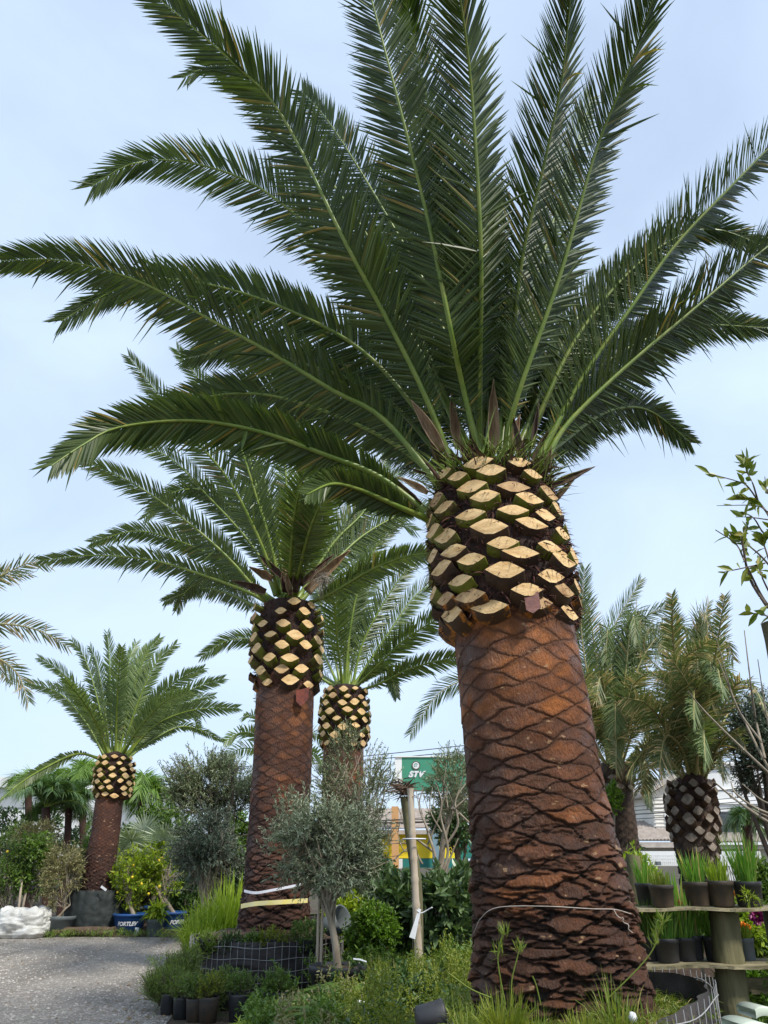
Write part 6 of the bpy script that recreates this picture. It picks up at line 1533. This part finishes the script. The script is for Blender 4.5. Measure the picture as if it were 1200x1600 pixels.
tiles('porch_roof', 1108, 1235, 1304, 1318, HY - 0.6, HY + 1)
part(root, 'eave_board', M['shade'], [(972, 1230, 1316.5, 1320, -0.7, .3)], HY)
# gate with white bars
mb = MB(); 
for i in range(16): pxbox(mb, 1134 + i * 3.6, 1135.4 + i * 3.6, 1338, 1376, HY - 2.6, .06)
pxbox(mb, 1132, 1192, 1338, 1340, HY - 2.62, .1); pxbox(mb, 1132, 1192, 1352, 1353.4, HY - 2.62, .1); mb.build('gate', M['shade'], root)
mb = MB()
for i in range(24): pxbox(mb, 990 + i * 3.2, 990.7 + i * 3.2, 1336, 1352, HY - 2.4, .04)
for py in (1336, 1341, 1346): pxbox(mb, 990, 1066, py, py + .7, HY - 2.42, .05)
mb.build('railing', M['shade'], root)
part(root, 'door', M['glass'], [(1138, 1152, 1326, 1352, 0.46, .1)], HY)
mb = MB(); pxbox(mb, 1027, 1033, 1346, 1352, HY - 3, .3); mb.build('mailbox', M['pot_grey'], root)
# white hall on the left
LY = 42.0
root = thing('white_hall', 'long low white hall with a bright roof band behind the feather palms', 'building', (XZ(60, LY), LY, 0))
part(root, 'wall', M['wallw'], [(-160, 118, 1231, 1352, 0.3, 14)], LY); part(root, 'roof_band', M['shade'], [(-164, 112, 1214, 1230, 0, 15)], LY); part(root, 'cladding', M['grey'], [(-160, 118, 1245, 1262, .24, .05)], LY)
root = thing('grey_shed', 'plain grey shed wall between the wrapped palm and the olives', 'building', (XZ(210, LY - 3), LY - 3, 0))
part(root, 'wall', M['grey'], [(160, 242, 1226, 1352, 0, 6)], LY - 3); part(root, 'roof_edge', M['shade'], [(158, 245, 1223, 1226, -.1, 6.3)], LY - 3)
# yellow shop
SY = 48.0
root = thing('yellow_shop', 'low shop with a yellow upper wall, teal base and grey tiled roof', 'building', (XZ(650, SY), SY, 0))
part(root, 'upper_wall', M['ygwall'], [(572, 688, 1297, 1341, 0, 6), (688, 718, 1314, 1341, 0.6, 6)], SY)
part(root, 'base_wall', M['teal'], [(572, 722, 1341.3, 1356, 0.02, 6)], SY)
part(root, 'side_wall', M['teal'], [(712, 760, 1300, 1341, 1.5, 6)], SY)
part(root, 'column', M['orange'], [(612, 623, 1260, 1356, -1.0, .5)], SY); part(root, 'column', M['bluegrey'], [(676, 686, 1285, 1358, -1.0, .5)], SY)
part(root, 'door_frame', M['shade'], [(623, 629, 1342, 1357, -.2, .1)], SY)
hold = root
tiles('roof', 560, 690, 1264, 1297, SY - .6, SY + 4)
# green sign
GY = 58.0
root = thing('sign_board', 'green billboard reading STV with a round emblem, white at its left end', 'sign', (XZ(690, GY), GY, 0))
part(root, 'board', M['signg'], [(628, 790, 1183, 1236, 0, .4)], GY); part(root, 'white_edge', M['shade'], [(617, 628, 1183, 1240, 0, .4), (617, 790, 1181, 1183, -.1, .6)], GY)
part(root, 'support', M['bluegrey'], [(640, 648, 1236, 1352, .1, .3)], GY); part(root, 'support', M['bluegrey'], [(720, 728, 1236, 1352, .1, .3)], GY)
def flat_text(s, px, py, Y, hpx, m, shear=0.3, off=0.02, nm='lettering', wide=1.0):
    v, f = textmesh(s, hpx * MPP(py, Y) * 1.38, shear, off); c_ = P(px, py, Y)
    w3 = np.stack([c_[0] + v[:, 0] * wide, np.full(len(v), Y), c_[2] + v[:, 1]], -1); mb = MB(); letter(mb, w3, f); mb.build(nm, m, root)
flat_text('STV', 649.5, 1210, GY - .06, 8.5, M['white'], 0.35, 0.035, wide=1.15)
mb = MB(); c_ = P(650, 1196, GY - .05); k = MPP(1196, GY)
def ring(mb, r0, r1, y, mi, a0=0, a1=6.2832):
    th = np.linspace(a0, a1, 30); g_ = np.stack([np.stack([c_[0] + r * np.cos(th), np.full(30, y), c_[2] + r * np.sin(th)], -1) for r in (r0, r1)]); mb.grid(g_, mi, False)
ring(mb, 5.0 * k, 6.4 * k, GY - .06, 1); ring(mb, 0.001, 5.0 * k, GY - .065, 0); ring(mb, 2.2 * k, 3.2 * k, GY - .08, 2, 0.6, 3.9); ring(mb, 0.6 * k, 1.5 * k, GY - .08, 2, 3.6, 6.8)
mb.build('emblem', [M['white'], M['bark_dk'], M['signg']], root)
# power lines
GP = 'power lines behind the palms'
for i, (a, b, Y, r, lab) in enumerate([((560, 1182), (780, 1158), 62, .03, 'upper thin cable above the green sign'), ((560, 1188), (780, 1168), 62, .03, 'lower thin cable above the green sign'), ((900, 1258), (1230, 1222), 32, .012, 'highest cable crossing in front of the cream house'),
        ((900, 1266), (1230, 1238), 32, .012, 'second cable from the top before the cream house'), ((900, 1272), (1230, 1245), 32, .014, 'third cable down before the cream house'), ((900, 1276), (1230, 1256), 32, .02, 'thick cable at roof level of the cream house'), ((900, 1284), (1230, 1262), 32, .014, 'lowest cable before the cream house upper wall')]):
    p0, p1 = P(*a, Y), P(*b, Y); t = np.linspace(0, 1, 20)[:, None]; d_ = p1 - p0; p0 = p0 - d_; p1 = p1 + d_
    path = p0 + (p1 - p0) * t; path[:, 2] -= (1 - (2 * t[:, 0] - 1) ** 2) * 0.3; path[:, 2] += 0.25
    root = thing('power_line', lab, 'cable', p0, GP); mb = MB(); mb.tube(path, r, 4); mb.build('cable', M['black'], root)

def ringarea(rs, n):
    a = rs.rand(n) * 6.283; r = 0.60 + 0.34 * rs.rand(n); x0_ = XZ(905, 6.15, 0.2)
    return np.stack([x0_ + np.cos(a) * r, 6.15 + np.sin(a) * r], -1)
rs = np.random.RandomState(77); q = ringarea(rs, 900); mb = MB()
for k_ in range(1):
    n = len(q); B = np.stack([q[:, 0], q[:, 1], 0.66 + 0.05 * rs.rand(n)], -1); B = np.repeat(B, 5, 0); m_ = len(B)
    mb.strips(B + rs.normal(0, .02, (m_, 3)) * [1, 1, 0], rs.normal(0, .7, (m_, 3)) * [1, 1, .3] + [0, 0, .8], rs.normal(0, 1, (m_, 3)), rs.uniform(.04, .16, m_), .005, BLADE, .5, 0, 0)
setp(mb.build('root_ball_weeds', M['grassm']), 'fine sparse weeds over the giant palm root ball soil', 'weeds', None, 'stuff')

# fallen leaves and dirt crumbs on the gravel
rs = np.random.RandomState(12); n = 700; Y = 8.8 + 11 * rs.rand(n) ** 1.2; e_ = np.array([XZ(np.interp(y, [6, 9.8, 12, 14, 16, 19.6], [215, 262, 297, 305, 312, 296]), y) for y in Y])
x = e_ - np.abs(rs.normal(0, 1, n)) * np.where(rs.rand(n) < .6, .5, 4); mb = MB()
mb.strips(np.stack([x, Y, 0.012 + 0 * x], -1), rs.normal(0, 1, (n, 3)) * [1, 1, .12], rs.normal(0, .2, (n, 3)) + [0, 0, 1], rs.uniform(.03, .09, n), rs.uniform(.01, .025, n), LEAF, 0, .3, 0)
setp(mb.build('leaf_litter', simple('dead_leaf', (0.20, 0.12, 0.05), (0.36, 0.26, 0.12), 0.8, 9, 0)), 'dry leaf litter along the gravel edge', 'leaf litter', None, 'stuff')

# a second, darker layer of mixed plants between the ground cover patches
carpet('mixed_bed_plants', 'dark broad-leaved low plants between the ground cover patches', 'ground cover', area(500, 745, 7.0, 10.8), 1100, 0.30, 'dark', 601, 0.085, 0.035, per=6)
carpet('reddish_bed_plants', 'orange-tinged low plants in the bed left of centre', 'ground cover', area(430, 640, 7.6, 9.6), 420, 0.34, 'red', 602, 0.05, 0.02, per=7)
fern('large arching fern in front of the yellow-green ground cover', 525, 8.3, 0.16, 0.62, 13, 41)
fern('dark low fern left of the fallen black pot', 610, 7.4, 0.18, 0.42, 12, 42, 'dark')
fern('fern half hidden right of the pale one at the bottom edge', 470, 8.4, 0.04, 0.5, 12, 43, 'dark')
straps('wispy yellow-green grass arching left of the fallen black pot', 628, 7.2, 0.5, 260, 'grassm', 621, 0.8, GF, 0.006, 0.9, 0.12, z0=0.2, name='grass_tuft', cat='grass')
straps('tall dry-tipped grass beside the label on the pale pole', 676, 9.6, 0.75, 240, 'grassm', 622, 0.5, GF, 0.007, 0.6, 0.16, z0=0.05, name='grass_tuft', cat='grass')
